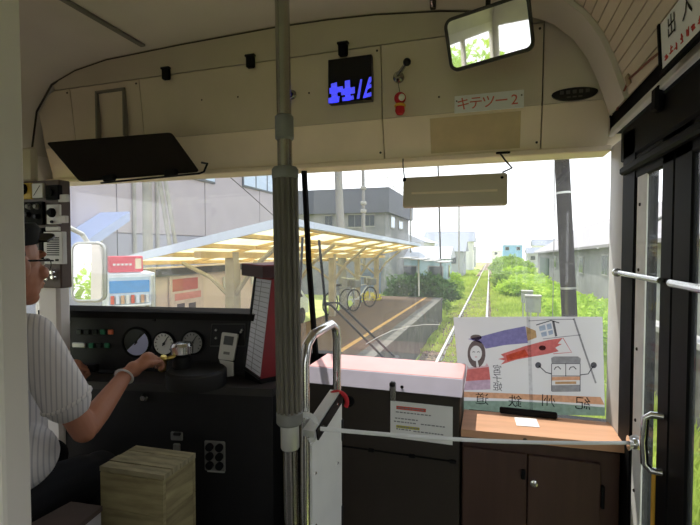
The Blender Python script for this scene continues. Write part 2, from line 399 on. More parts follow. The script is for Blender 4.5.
b = MB(); b.tube([(.376, 1.56, 1.405), (.376, 1.19, 1.405)], .0075, 10); b.lathe([(.013, 0), (.013, .012)], (.376, 1.56, 1.405), (0, -1, 0), 12); b.tube([(.376, 1.20, 1.405), (.40, 1.20, 1.405)], .007); b.tube([(.376, 1.55, 1.405), (.392, 1.55, 1.405)], .007)
b.build('handrail', M_chrome, d1)
d2 = leaf('door_2', .55, 1.172, 1.745, .06, .093)
b = MB(); b.tube([(.372, 1.115, 1.405), (.372, .58, 1.405)], .0085, 10)
for y in (1.11, .59): b.tube([(.372, y, 1.405), (.40, y, 1.405)], .008)
b.build('handrail', M_chrome, d2)
MB().tube([(.39, 1.195, 1.088), (.368, 1.2, 1.088), (.357, 1.205, 1.078), (.354, 1.206, 1.02), (.357, 1.205, .968), (.368, 1.2, .955), (.39, 1.195, .955)], .0085, 12).build('grab_handle', M_chrome, d1)
MB().lathe([(.016, 0), (.018, .01), (.014, .02), (.02, .03)], (.396, 1.37, .949), (-1, 0, 0), 16).build('door_catch', M_chrome, d1)
# door area behind the camera's right shoulder
tag(MB().span((XR, .13, 0), (XR+.06, .55, 1.88)).build('trim_7', M_rubber), kind='structure')

# ================================================================== THINGS ON THE HEADER
def clip(px, py, label):
    p = at(px, py, Y=1.68); t = thing('blind_clip', label, 'clip', (p.x, 1.68, p.z-.03), 'dark clips along the header seam')
    MB().box((p.x, 1.668, p.z), (.036, .024, .05), bev=.005).build('clip_body', M_blackm, t)
    MB().box((p.x, 1.665, p.z+.024), (.046, .02, .010), bev=.003).build('clip_flange', M_black, t)
clip(168, 75, 'small dark clip on the cream header, leftmost, above the smoked visor')
clip(252, 63, 'small dark clip on the cream header, just left of the steel pole')
clip(344, 51, 'small dark clip on the header right above the black display')
# display
dA, dB, dC = at(328, 62, Y=1.665), at(371.5, 60, Y=1.665), at(328, 105, Y=1.665)
t = thing('information_display', 'square black display with cut-off blue characters on the header', 'display', (dA.x, 1.68, dC.z))
x0, x1, z0, z1 = dA.x, dB.x, dC.z+.005, dA.z+.008
MB().span((x0, 1.664, z0), (x1, 1.70, z1), .002).build('screen', M_screen, t)
def dpt(cx, cy):      # display artwork, 270 x 265 units
    return V((x0+(x1-x0)*(cx-115)/270, 1.6635, z1-(z1-z0)*(cy-80)/265))
for P in ([(125, 252), (210, 250), (212, 282), (125, 288)], [(135, 228), (172, 222), (178, 342), (140, 345)], [(118, 312), (150, 310), (190, 308), (188, 320), (185, 343), (118, 345)],
          [(222, 220), (254, 218), (258, 338), (225, 340)], [(198, 268), (284, 262), (284, 300), (200, 304)], [(205, 318), (276, 312), (278, 336), (208, 340)],
          [(318, 222), (330, 222), (312, 335), (296, 335)], [(372, 214), (385, 214), (385, 240), (368, 262), (350, 332), (334, 334)], [(360, 262), (385, 256), (385, 276), (358, 286)], [(346, 312), (385, 304), (385, 328), (342, 334)]):
    MB().poly([dpt(*p) for p in P], .0008).build('lit_stroke', M_blue, t)
# key lock behind the pole
q = at(292, 95, Y=1.69)
t = thing('key_lock', 'small round lock on the header beside the steel pole', 'lock', q)
MB().lathe([(.02, 0), (.02, .006), (.016, .010)], q, (0, -1, 0), 20).build('lock_ring', M_steel, t)
MB().lathe([(.010, .009), (.010, .013)], q, (0, -1, 0), 14).build('key_core', M_blackm, t)
# lever with a ball knob
q = at(399, 78, Y=1.69); e = at(407, 62, Y=1.63)
t = thing('ball_lever', 'metal lever with a black ball knob on the header panel', 'lever', q)
MB().lathe([(.021, 0), (.021, .012), (.013, .02), (.013, .03)], q, (0, -1, 0), 18).build('pivot', M_steel, t)
MB().tube([q+V((0, -.025, 0)), e], [.008, .0065], 10).build('arm', M_steel, t)
MB().ell(e, .0145).build('ball_knob', M_black, t)
# red charm hanging from it
c = at(400, 103, Y=1.66)
t = thing('hanging_charm', 'little red figurine charm hanging from the ball lever', 'charm', c+V((0, 0, -.045)))
MB().tube([q+V((0, -.03, -.012)), V((c.x, 1.66, c.z+.035))], .0012, 5).build('cord', M_black, t)
MB().ell(c+V((0, 0, .018)), (.022, .02, .022)).build('head', M_redcloth, t)
MB().ell(c+V((.008, -.013, .016)), (.013, .010, .013)).build('face', M_white, t)
MB().lathe([(.012, -.042), (.018, -.03), (.015, -.005), (.01, 0)], c, (0, 0, 1), 14).build('body', M_redcloth, t)
MB().lathe([(.020, -.014), (.0215, -.009), (.018, -.004)], c, (0, 0, 1), 14).build('scarf', M_yellow_rail, t)
# name plate
pa, pb = at(454.5, 111, Y=1.70), at(524, 93, Y=1.70); zc_ = (at(489, 102, Y=1.70)).z
t = thing('train_name_plate', 'white plate with faded red katakana on the header', 'sign', (0, 1.70, zc_-.03)); px0, px1 = pa.x, pb.x
WL[t] = V((px0, 1.70, zc_-.03)); t.location = WL[t]
MB().span((px0, 1.694, zc_-.031), (px1, 1.701, zc_+.031), .001).build('plate', M_paper, t)
n = 5
m_fr = mat('faded_red_print', S(214, 110, 92), .7)
for i, ch in enumerate('キテツー2'): MB().text(ch, (px0+(px1-px0)*(.13+.185*i), 1.694, zc_-.003), (1, 0, 0), (0, 0, 1), .05, bold=.004).build('lettering', m_fr, t, 0)
b = MB()
for x in (px0+.008, px1-.008): b.lathe([(.003, 0), (.0025, .002)], (x, 1.694, zc_+.012), (0, -1, 0), 8)
tag(b.build('screw', M_seam, t), kind='stuff')
# oval plate
q = at(574.5, 93, Y=1.70)
t = thing('oval_maker_plate', 'dark oval metal plate on the right end of the header', 'plate', q)
b = MB(); oo = [V((q.x+.072*math.cos(a), 1.697, q.z+.026*math.sin(a)*(1 if math.sin(a) < 0 else .7))) for a in np.linspace(0, 2*PI, 28, endpoint=False)]
b.prism(oo, (0, .008, 0)); b.build('plate', mat('dark_bronze', S(46, 44, 40), .4, .5), t)
b = MB()
for k in range(5): b.box((q.x-.04+.02*k, 1.6965, q.z+.004), (.012, .001, .012))
for k in range(3): b.box((q.x-.018+.018*k, 1.6965, q.z-.013), (.012, .001, .004))
tag(b.build('worn_relief', mat('dull_bronze', S(92, 90, 82), .5, .4), t), kind='stuff')
# inside mirror
a00, a10, a11, a01 = dep(443, 19, 1.35), dep(526, 1, 1.42), dep(529, 49, 1.42), dep(450, 69, 1.35)
ctr = (a00+a10+a11+a01)/4; U_ = ((a10-a00)+(a11-a01)).normalized(); W_ = ((a00-a01)+(a10-a11)); W_ = (W_-U_*W_.dot(U_)).normalized(); N_ = U_.cross(W_)
N_ = -N_ if N_.dot(CP-ctr) < 0 else N_
N_ = V((-.13, -.96, -.235)).normalized(); W_ = (a00-a01)+(a10-a11); W_ = (W_-N_*W_.dot(N_)).normalized(); U_ = (U_-N_*U_.dot(N_)).normalized(); U_ = (U_-W_*U_.dot(W_)).normalized()
hw, hh = .128, .080
def rrect(c, u, w, hw, hh, r, n=5):
    P = []
    for sx, sy, a0 in ((1, 1, 0), (-1, 1, 90), (-1, -1, 180), (1, -1, 270)):
        for k in range(n+1):
            a = math.radians(a0+90*k/n); P.append(c+u*(sx*(hw-r)+r*math.cos(a))+w*(sy*(hh-r)+r*math.sin(a)))
    return P
t = thing('inside_mirror', 'rounded rear-view mirror in a dark rim under the ceiling', 'mirror', ctr)
MB().prism(rrect(ctr, U_, W_, hw, hh, .022), N_*-.018).build('housing', mat('mirror_rim_grey', S(66, 66, 62), .5), t)
MB().tube(rrect(ctr+N_*.001, U_, W_, hw-.004, hh-.004, .022), .006, 8, closed=True).build('rim', mat('mirror_rim_dark', S(58, 58, 54), .5), t)
MB().prism(rrect(ctr+N_*.0015, U_, W_, hw-.006, hh-.006, .02), N_*.001).build('mirror_glass', M_mirror, t, 0)
MB().tube([ctr-N_*.015+W_*.02, ctr-N_*.05+W_*.06, V((ctr.x+.0, ctr.y+.03, 2.33))], .008).build('bracket', M_black, t)
MB().lathe([(.045, 0), (.045, .01), (.03, .02)], dep(487, 4, 1.36)*0+V((ctr.x+.02, ctr.y+.03, ceil_z(.0)-.0)), (0, 0, -1), 18).build('mount', M_blackm, t)
# bracket seen near the ceiling left of the mirror
q = at(433, 6, Y=1.6)
t = thing('ceiling_hook', 'small grey hook on the ceiling left of the mirror', 'hook', (q.x, 1.6, q.z))
MB().box((q.x, 1.6, q.z+.01), (.02, .02, .04), bev=.003).build('hook_body', M_seam, t)
MB().tube([(q.x, 1.59, q.z), (q.x, 1.575, q.z-.012), (q.x, 1.56, q.z-.004)], .004, 6).build('hook_tip', M_steel, t)

# smoked sun visor left
vp = [at(47, 143, Y=1.62), at(80, 182, Y=1.50), at(200, 172, Y=1.50), at(172, 133, Y=1.62)]
t = thing('smoked_sun_visor', 'large smoked black acrylic visor under the header on the left', 'visor', (vp[0]+vp[2])/2)
cc = sum(vp, V())/4
def rpoly(P, k=.12, n=4):
    out = []
    for i in range(len(P)):
        p, a, c_ = P[i], P[i-1], P[(i+1) % len(P)]
        d0 = min(k*.2, (a-p).length*.4); s_, e_ = p+(a-p).normalized()*d0, p+(c_-p).normalized()*d0
        for j in range(n+1):
            u = j/n; out.append(s_*(1-u)**2+p*2*u*(1-u)+e_*u*u)
    return out
nv = (vp[1]-vp[0]).cross(vp[3]-vp[0]).normalized()
MB().prism(rpoly(vp, .12), nv*.004).build('acrylic_sheet', M_visor, t)
rod = [vp[1]+V((.12, -.004, -.010)), vp[2]+V((.0, -.004, -.006)), vp[2]+V((.018, .0, .0)), vp[2]+V((.02, .02, .035)), V((vp[2].x-.02, 1.54, vp[2].z+.045))]
MB().tube(rod, .0042, 8).build('support_rod', M_black, t)
for k in (.27, .78):
    p = vp[1].lerp(vp[2], k); MB().box(p+V((0, -.004, .006)), (.055, .022, .026), (0, -.09, 0), .004).build('rod_clip', M_blackm, t)
for k in (.2, .75):
    p = vp[0].lerp(vp[3], k); MB().span((p.x-.012, p.y-.002, p.z-.035), (p.x+.012, 1.72, p.z-.015), .002).build('header_bracket', M_blackm, t)
# cream folding visor, middle
fa, fb, fc = at(404, 178, Y=1.64), at(507.5, 175, Y=1.64), at(404, 208, Y=1.60)
t = thing('folding_sun_visor', 'cream padded sun visor hanging on wires over the windscreen', 'visor', (fa.x, 1.62, fc.z))
W = fb.x-fa.x; mid = V(((fa.x+fb.x)/2, 1.625, (fa.z+fc.z)/2)); H = fa.z-fc.z
MB().box(mid, (W, .022, H), (-.12, 0, 0), .010, 3).build('visor_pad', M_fascia, t)
MB().box(mid+V((0, -.012, -.004)), (W*.82, .004, .008), (-.12, 0, 0), .001).build('raised_rib', M_strip, t)
MB().tube([at(403, 159, Y=1.72), at(403, 166, Y=1.69), fa+V((.002, 0, -.002))], .0022, 6).build('hanging_wire', M_black, t)
MB().tube([at(500, 153, Y=1.74), at(505, 160, Y=1.69), at(512, 168, Y=1.66), at(503, 172, Y=1.645), at(503, 178, Y=1.64)], .0032, 6).build('hinge_wire', M_black, t)
MB().box(at(503, 153, Y=1.745), (.05, .02, .008), bev=.002).build('hinge_plate', M_blackm, t)
for p in ((502, 178), (405, 180)): MB().ell(at(*p, Y=1.628), (.009, .012, .009), None, 10, 8).build('hinge_boss', M_blackm, t)

# entrance sign on the right cove
t = thing('entrance_sign', 'white sign board with black characters above the folding door', 'sign', (.36, 1.0, 1.89))
ey1 = 1.125
sgo = V((.357, ey1, 1.862)); su = V((0, -1, 0)); sv = V((-.06, 0, 1)).normalized(); sn = su.cross(sv)
def sg(a, b): return sgo+su*a+sv*b
MB().prism([sg(0, 0), sg(.60, 0), sg(.40, .098), sg(0, .098)], sn*.006).build('board', M_paper, t)
b = MB(); b.prism([sg(-.010, -.006), sg(0, -.006), sg(0, .10), sg(-.010, .10)], sn*.010); b.prism([sg(-.010, -.010), sg(.4, -.010), sg(.4, -.001), sg(-.010, -.001)], sn*.010)
b.build('frame', M_blackm, t)
for i, ch in enumerate('出入口'): MB().text(ch, sg(.060+.074*i, .066)+sn*.0065, su, sv, .046, bold=.012).build('lettering', M_text, t, 0)
b = MB()
for i in range(13):
    for k in range(5):
        hz = random.random() < .5; w_, h_ = (.012, .0028) if hz else (.0028, .012); o_ = sg(.026+.026*i+random.uniform(-.005, .005), .020+random.uniform(-.006, .006))+sn*.0063
        b.prism([o_-su*w_/2-sv*h_/2, o_+su*w_/2-sv*h_/2, o_+su*w_/2+sv*h_/2, o_-su*w_/2+sv*h_/2], sn*.0005)
tag(b.build('small_red_line', M_red, t), kind='stuff')
# red-brown wire on the cove
tag(MB().tube([at(617, 110, X=.376), at(622, 95, X=.372), at(630, 78, X=.372), at(640, 69, X=.37), at(650, 60, X=.366), at(664, 49, X=.356)], .003, 6).build('cove_wire', mat('brown_wire', S(120, 66, 50), .6)),
    'thin brown wire running along the grooved boards to the entrance sign', 'wire')
tag(MB().box(at(628, 80, X=.371), (.008, .025, .03), (0, -.2, 0), .003).build('wire_clip', mat('tan_clip', S(170, 150, 116), .6)), 'small tan clip holding the brown wire to the boards', 'clip')
# pillar-mounted latch block at the header end of the door rail
tag(MB().box((.380, 1.245, 1.835), (.02, .035, .06), bev=.006).build('door_stopper', M_blackm), 'black stopper block under the white rail above the door', 'stopper')

# ================================================================== STEEL POLE
pb_, pt_ = dep(291.5, 525, 1.0), dep(282, 0, 1.0)
dirp = (pt_-pb_).normalized(); base = pb_-dirp*(pb_.z/dirp.z); topp = base+dirp*((2.385)/dirp.z)
def pz(z): return base+dirp*(z/dirp.z)
t = thing('grab_pole', 'steel floor-to-ceiling pole with a ribbed grey grip sleeve', 'pole', base)
MB().tube([base, pz(2.38)], .0165, 20).build('tube', M_steel, t)
z1, z0 = 1.655, 1.105
MB().lathe([(.0175, 0), (.021, .004), (.021, .052), (.0175, .056)], pz(1.722), dirp, 20).build('collar', M_grey, t)
MB().lathe([(.019, 0), (.021, .004), (.021, .06), (.019, .062)], pz(1.03), dirp, 20).build('lower_collar', M_alu, t)
b = MB(); b.lathe([(.0235, 0), (.0235, z1-z0)], pz(z0), dirp, 24); b.build('grip_sleeve', M_sleeve, t)
u = dirp.cross(V((0, 1, 0))).normalized(); q = dirp.cross(u)
for k in range(14):
    a = 2*PI*k/14; o_ = (u*math.cos(a)+q*math.sin(a))*.0245
    MB().tube([pz(z0+.008)+o_, pz(z1-.008)+o_], .0042, 6).build('rib', M_sleeve, t)
MB().lathe([(.029, 0), (.030, .003), (.030, .02), (.026, .026)], pz(z1-.02), dirp, 20).build('sleeve_cap', M_grey, t)
MB().lathe([(.026, 0), (.030, .005), (.030, .026), (.026, .03)], pz(z0-.02), dirp, 20).build('sleeve_foot', M_grey, t)
MB().lathe([(.05, 0), (.05, .006), (.02, .015)], base, (0, 0, 1), 20).build('floor_flange', M_steel, t)
MB().lathe([(.045, -.012), (.045, -.004), (.02, .0)], pz(2.38), (0, 0, 1), 20).build('ceiling_flange', M_steel, t)

# ================================================================== GATE AND TAPE
g1, g2 = dep(305, 400, 1.06), dep(337, 400, 1.22)
t = thing('folding_gate', 'white gate board with a bent chrome hoop beside the steel pole', 'gate', (g1.x, g1.y, .1))
gd = V((g2.x-g1.x, g2.y-g1.y, 0)); gl = gd.length; gd.normalize(); gn = V((gd.y, -gd.x, 0))
def G(a, z): return V((g1.x, g1.y, 0))+gd*a+V((0, 0, z))
MB().tube([G(0, .1), G(0, 1.05), G(0, 1.205), G(.01, 1.247), G(.04, 1.268), G(gl-.035, 1.278), G(gl-.008, 1.262), G(gl, 1.235), G(gl, .3)], .0115, 14).build('hoop', M_chrome, t)
MB().prism([G(.012, .3), G(gl+.006, .3), G(gl+.006, 1.065), G(.012, 1.005)], gn*.012).build('gate_board', M_white, t)
for z in (.98, .74): MB().box(G(gl+.008, z)+gn*.008, (.012, .012, .06), bev=.002).build('hinge', M_black, t)
for a, z in ((.03, .93), (.03, .8), (gl-.02, .9)): MB().lathe([(.004, 0), (.003, .002)], G(a, z)+gn*.012, gn, 8).build('bolt', M_steel, t)
# chrome latch bar lying on top
la, lb = dep(309, 437, 1.02), dep(336, 396, 1.16)
t = thing('chrome_latch', 'chrome latch bar slanting across the gate board top', 'latch', la)
ld = (lb-la).normalized(); ls = ld.cross(V((0, 0, 1))).normalized(); lu = ls.cross(ld)
def L(a, s_, u_): return la+ld*a+ls*s_+lu*u_
ln = (lb-la).length
MB().hexa([L(0, -.014, 0), L(ln, -.014, 0), L(ln, .014, 0), L(0, .014, 0), L(0, -.014, .018), L(ln, -.014, .018), L(ln, .014, .018), L(0, .014, .018)]).build('bar', mat('polished_bar', S(236, 236, 236), .3, .5, var=.02), t)
MB().hexa([L(.01, .0142, -.014), L(ln, .0142, -.014), L(ln, .018, -.014), L(.01, .018, -.014), L(.01, .0142, .014), L(ln, .0142, .014), L(ln, .018, .014), L(.01, .018, .014)]).build('slot_cover', M_black, t)
for k in (.25, .8): MB().lathe([(.004, 0), (.003, .002)], L(ln*k, .018, 0), ls, 8).build('rivet', M_steel, t)
cpt = dep(337, 402, 1.15)
tag(MB().tube([cpt+CR*(.026*math.cos(a))+CU*(.026*math.sin(a)) for a in np.linspace(-.5, PI*.95, 14)], .006, 8).build('red_hook', M_redcloth), 'red curved hook at the upper end of the chrome latch', 'hook')
# white tape barrier
tp0 = dep(312, 428, 1.03); tp1 = V((.374, 1.372, .949))
path = []
for k in range(21):
    f = k/20; p = tp0.lerp(tp1, f); p.z -= .012*math.sin(PI*f); path.append(p)
t = thing('tape_barrier', 'white cotton tape stretched from the gate to the door catch', 'barrier', tp0)
MB().tube(path, .0052, 8, flat=(.35, 1.0)).build('tape', M_tape, t)
lc = dep(306, 428, 1.035)
MB().tube([lc+CR*(.026*math.cos(a))+CU*(.031*math.sin(a)) for a in np.linspace(-1.3, PI*.62, 14)], .0065, 8, flat=(.4, 1)).build('knotted_loop', M_tape, t)
MB().tube([tp1+V((.004*k, 0, 0))+V((0, .019*math.cos(a), .019*math.sin(a))) for k, a in enumerate(np.linspace(0, 2*PI*1.6, 22))][:5*2], .004, 6).build('tied_end', M_tape, t)

# ================================================================== FRONT CABINETS
t = thing('fare_cabinet', 'dark cabinet with salmon top and paper notice below the windscreen', 'cabinet', (-.36, 1.6, 0))
MB().span((-.64, 1.505, 0), (-.088, 1.74, .985), .003).build('body', mat('dark_olive_laminate', S(50, 43, 36), .5, var=.15, scale=5), t)
MB().span((-.65, 1.545, 1.027), (-.082, 1.752, 1.036), .003).build('top', M_pink, t)
MB().hexa([V(p) for p in ((-.65, 1.497, .987), (-.082, 1.497, .987), (-.082, 1.75, .987), (-.65, 1.75, .987), (-.65, 1.54, 1.034), (-.082, 1.54, 1.034), (-.082, 1.75, 1.027), (-.65, 1.75, 1.027))]).build('top_edge', M_lav, t)
q = at(393, 387, Y=1.5)
MB().box((q.x, 1.497, q.z-.016), (.022, .016, .06), bev=.003).build('latch', M_steel, t)
MB().box((q.x, 1.493, q.z+.012), (.02, .02, .016), bev=.004).build('latch_catch', M_black, t)
MB().lathe([(.006, 0), (.005, .004)], at(402, 387, Y=1.505), (0, -1, 0), 10).build('lock_hole', M_blackm, t)
MB().lathe([(.02, 0), (.02, .006), (.012, .006), (.012, .002)], at(349, 401, Y=1.505), (0, -1, 0), 20).build('rubber_ring', M_blackm, t)
hz_ = at(400, 454, Y=1.503); MB().box((-.35, 1.503, hz_.z), (.50, .006, .004)).build('flap_joint', M_rubber, t)
for px in (371, 412, 453): MB().box((at(px, 454, Y=1.50).x, 1.500, hz_.z), (.022, .012, .012), bev=.003).build('flap_hinge', M_blackm, t)
n0, n1 = at(390.5, 400.5, Y=1.503), at(452.5, 445, Y=1.503)
t2 = thing('paper_notice', 'white paper notice with red heading taped to the dark cabinet', 'notice', (n0.x, 1.503, n1.z))
nw, nh = n1.x-n0.x, n0.z-n1.z
MB().span((n0.x, 1.5015, n1.z), (n1.x, 1.5045, n0.z)).build('sheet', M_paper, t2)
def nrect(u0, u1, v, h, m, nm):
    b = MB(); b.span((n0.x+nw*u0, 1.5008, n0.z-nh*(v+h)), (n0.x+nw*u1, 1.5015, n0.z-nh*v)); b.build(nm, m, t2)
nrect(.10, .58, .12, .09, mat('red_heading', S(216, 92, 76), .8), 'heading_bar')
nrect(.10, .48, .645, .07, mat('yellow_marker', S(196, 190, 70), .8), 'marked_line')
b = MB()
for v, u0, u1 in ((.27, .09, .66), (.44, .08, .45), (.53, .06, .42), (.53, .5, .88), (.73, .1, .34), (.74, .38, .86), (.665, .12, .46), (.15, .12, .56)):
    k = u0
    while k < u1:
        wd = random.uniform(.025, .055); b.span((n0.x+nw*k, 1.5003, n0.z-nh*(v+.03)), (n0.x+nw*min(u1, k+wd), 1.5007, n0.z-nh*v)); k += wd+.014
tag(b.build('small_print', M_faint, t2), kind='stuff')
# right cabinet
t = thing('wooden_cabinet', 'low dark cabinet with orange wooden top under the poster', 'cabinet', (.14, 1.64, 0))
MB().span((-.082, 1.515, 0), (.385, 1.68, .857), .003).build('body', M_cab, t)
MB().hexa([V(p) for p in ((-.084, 1.495, .858), (.392, 1.495, .868), (.392, 1.685, .864), (-.084, 1.685, .857), (-.084, 1.495, .882), (.392, 1.495, .894), (.392, 1.685, .890), (-.084, 1.685, .882))]).build('top', M_orange, t)
sx_ = at(527, 470, Y=1.51).x
for x0_, x1_, kx in ((-.078, sx_-.002, sx_-.02), (sx_+.002, .33, sx_+.02)):
    d = MB().span((x0_, 1.50, .05), (x1_, 1.515, .822), .002).build('cabinet_door', M_cab, t)
    if kx > sx_: MB().lathe([(.011, 0), (.011, .006), (.006, .008), (.006, .014)], (kx, 1.50, .735), (0, -1, 0), 14).build('lock_knob', M_chrome, d)
    else: MB().box((kx+.008, 1.495, .76), (.012, .012, .03), bev=.002).build('door_catch', M_blackm, d)
q = at(525, 434, Y=1.5); MB().lathe([(.007, 0), (.006, .004)], (q.x, 1.496, .872), (0, -1, 0), 12).build('edge_lock', M_steel, t)
for z in (.72, .3): MB().box((.337, 1.505, z), (.01, .014, .07), bev=.002).build('hinge', M_blackm, t)
q = at(526, 420, Z=.885)
tag(MB().box((q.x, 1.61, .8872), (.072, .075, .0012), (0, -.022, .05)).build('white_card', M_paper), 'blank white card lying on the orange cabinet top', 'card')
tag(MB().box((.135, 1.672, .8985), (.19, .016, .022), bev=.004).build('black_rail', M_blackm), 'short black bar lying along the poster foot on the orange cabinet', 'bar')

# ================================================================== POSTER
YP = 1.795
def pp(cx, cy, y=YP): return at(440+cx/3.889, 305+cy/3.889, Y=y)
t = thing('picture_poster', 'hand-drawn translucent poster of streamers and train standing against the windscreen', 'poster', pp(360, 425))
M_post = sheet('poster_paper', S(216, 216, 220), .66, .14, var=.015, scale=3)
def ink(n, *c):
    m = mat('ink_'+n, S(*c), .8, var=.14, scale=70); t_ = m.node_tree; b_ = t_.nodes['Principled BSDF']; tr = t_.nodes.new('ShaderNodeBsdfTransparent')
    t_.links.new(b_.inputs['Base Color'].links[0].from_socket, tr.inputs[0]); t_.links.new(tr.outputs[0], t_.nodes['Material Output'].inputs[0]); return m
I_pur = ink('purple', 156, 150, 200); I_red = ink('red', 232, 136, 132); I_or = ink('orange', 240, 188, 150); I_gr = ink('green', 160, 184, 166)
I_dk = ink('charcoal', 112, 112, 118); I_pk = ink('pink', 240, 196, 204); I_mv = ink('mauve', 222, 196, 214); I_bl = ink('pale_blue', 188, 202, 222); I_gy = ink('grey', 172, 172, 174); I_hair = ink('brown_black', 130, 116, 114); I_yl = ink('ochre', 214, 178, 132)
MB().poly([pp(52, 48), pp(340, 45), pp(632, 46), pp(637, 240), pp(641, 431), pp(360, 425), pp(88, 415), pp(68, 230)], .0006, (0, 1, 0)).build('sheet', M_post, t, 0)
lay = [0]
def art(name, m, P):
    lay[0] += 1; y = YP-.0006-.00005*lay[0]
    b = MB(); b.bm.faces.new([b.bm.verts.new(pp(*p, y)) for p in P]); return b.build(name, m, t, 0)
def circ(cx, cy, rx, ry=None, n=18, a0=0, a1=2*PI): ry = ry or rx; return [(cx+rx*math.cos(a), cy+ry*math.sin(a)) for a in np.linspace(a0, a1, n, endpoint=(a1-a0) < 6)]
def stroke(name, m, P, wd=5):
    L_, R_ = [], []
    for i, p in enumerate(P):
        a, c_ = P[max(i-1, 0)], P[min(i+1, len(P)-1)]; dx, dy = c_[0]-a[0], c_[1]-a[1]; l = math.hypot(dx, dy) or 1
        L_.append((p[0]-dy/l*wd/2, p[1]+dx/l*wd/2)); R_.append((p[0]+dy/l*wd/2, p[1]-dx/l*wd/2))
    return art(name, m, L_+R_[::-1])
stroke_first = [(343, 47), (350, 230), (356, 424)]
art('orange_band', I_or, [(76, 336), (625, 358), (640, 388), (300, 366), (80, 358)])
art('green_band', I_gr, [(80, 372), (300, 374), (470, 384), (641, 398), (641, 431), (360, 425), (88, 415)])
art('purple_streamer', I_pur, [(108, 132), (160, 122), (250, 98), (332, 82), (342, 148), (250, 156), (178, 170), (165, 150)])
art('streamer_cord', I_yl, [(334, 84), (372, 100), (376, 126), (340, 140)])
art('red_streamer', I_red, [(236, 192), (330, 160), (420, 136), (478, 128), (458, 150), (474, 152), (448, 166), (462, 180), (420, 190), (300, 212), (236, 232), (252, 216), (226, 210), (250, 204)])
art('streamer_stripe', I_or, [(256, 196), (330, 172), (345, 198), (262, 218)])
art('streamer_pupil', I_dk, circ(398, 167, 14, 10))
stroke('shadow_bar', ink('bar_shadow', 226, 226, 228), stroke_first, 14)  # shadow of a bar behind the sheet, put into the poster as ink
stroke('streamer_mouth', I_red, [(478, 128), (512, 184), (440, 190)], 3)
for P in ([(384, 84), (408, 76), (412, 96), (388, 102)], [(414, 76), (432, 70), (436, 92), (418, 96)], [(392, 108), (414, 102), (416, 120), (396, 124)], [(420, 102), (438, 96), (440, 112), (424, 118)]): art('flag_window', I_bl, P)
stroke('flag_edge', I_dk, [(440, 62), (452, 122)], 9); stroke('flag_edge', I_dk, [(374, 78), (432, 60), (464, 70)], 4)
stroke('streamer_line', I_gy, [(345, 62), (440, 56), (522, 56)], 3); stroke('streamer_line', I_gy, [(400, 132), (548, 116)], 3)
stroke('streamer_pole', I_gy, [(520, 52), (562, 178), (606, 304)], 7)
art('train_roof', I_gy, [(432, 206), (444, 200), (536, 200), (548, 208), (546, 226), (434, 226)])
art('train_band', I_or, [(434, 280), (546, 278), (546, 292), (434, 294)]); art('train_skirt', I_gy, [(434, 312), (546, 310), (544, 337), (436, 338)])
art('train_lamp', I_yl, [(448, 298), (530, 297), (530, 307), (448, 308)])
for P in ([(434, 228), (434, 336)], [(545, 228), (545, 336)], [(489, 228), (489, 278)], [(434, 276), (546, 276)], [(434, 228), (546, 228)]): stroke('train_outline', I_dk, P, 3)
stroke('train_smile', I_dk, [(444, 252), (450, 242), (460, 240), (470, 250)], 4); stroke('train_smile', I_dk, [(502, 252), (508, 242), (520, 240), (530, 250)], 4)
stroke('train_arm', I_dk, [(434, 268), (412, 262), (384, 236)], 4); art('train_hand', I_dk, circ(382, 234, 12)); stroke('train_arm', I_dk, [(546, 272), (576, 268), (596, 238)], 4); art('train_hand', I_dk, circ(598, 234, 12))
art('doll_hair', I_hair, circ(142, 190, 35, 54, 22, PI*.5, PI*2.5-.001)+circ(140, 188, 23, 30, 22, PI*.5, PI*2.5-.001)[::-1]); art('doll_bun', I_hair, circ(140, 126, 22, 11))
for cx in (131, 149): stroke('doll_eye', I_dk, [(cx-5, 184), (cx, 181), (cx+5, 184)], 3)
stroke('doll_mouth', I_red, [(136, 202), (144, 202)], 3)
art('doll_sleeve', I_pk, [(104, 232), (112, 244), (176, 236), (182, 226), (190, 239), (106, 249)]);
art('doll_skirt', I_red, [(106, 250), (190, 240), (196, 290), (100, 296)]); art('doll_hem', I_mv, [(100, 296), (196, 290), (196, 328), (92, 332)])
y_ = YP-.0045
for ch, cx, cy, sz in (('道', 163, 368, .050), ('鉄', 292, 378, .050), ('州', 420, 376, .050), ('紀', 555, 386, .052)):
    MB().text(ch, pp(cx, cy, y_), (-1, 0, 0), (0, 0, 1), sz, 0, bold=.0, sx=1.05).build('lettering', I_dk, t, 0)
for ch, cx, cy in (('宮', 222, 252), ('子', 222, 286), ('姫', 224, 320)): MB().text(ch, pp(cx, cy, y_), (-1, 0, 0), (0, 0, 1), .036, 0).build('small_lettering', I_dk, t, 0)

# ================================================================== CONSOLE
PP = dep(165, 343, 1.90); ca = math.radians(10); cu = V((math.cos(ca), math.sin(ca), 0)); cn = V((math.sin(ca), -math.cos(ca), 0))
def K(px, py, off=0):
    p = onp(px, py, PP+cn*off, cn); return p
def kloc(p): d = p-PP; return d.dot(cu), d.dot(cn), p.z
def kp(u_, n_, z): return V((PP.x, PP.y, 0))+cu*u_+cn*n_+V((0, 0, z))
uL, _, _ = kloc(K(52, 340)); uR = kloc(K(262, 340))[0]
t = thing('driver_console', 'black driving desk with gauges and lamps in front of the driver', 'console', kp((uL+uR)/2, .1, .25))
zt = K(165, 316).z; zd = .952
def kbox(u0, u1, n0_, n1_, z0_, z1_, bev=0):
    pts = [kp(u0, n0_, z0_), kp(u1, n0_, z0_), kp(u1, n1_, z0_), kp(u0, n1_, z0_), kp(u0, n0_, z1_), kp(u1, n0_, z1_), kp(u1, n1_, z1_), kp(u0, n1_, z1_)]
    return MB().hexa(pts)
kbox(uL, uR, -.05, 0, zd-.02, zt+.015).build('gauge_panel', M_console, t)
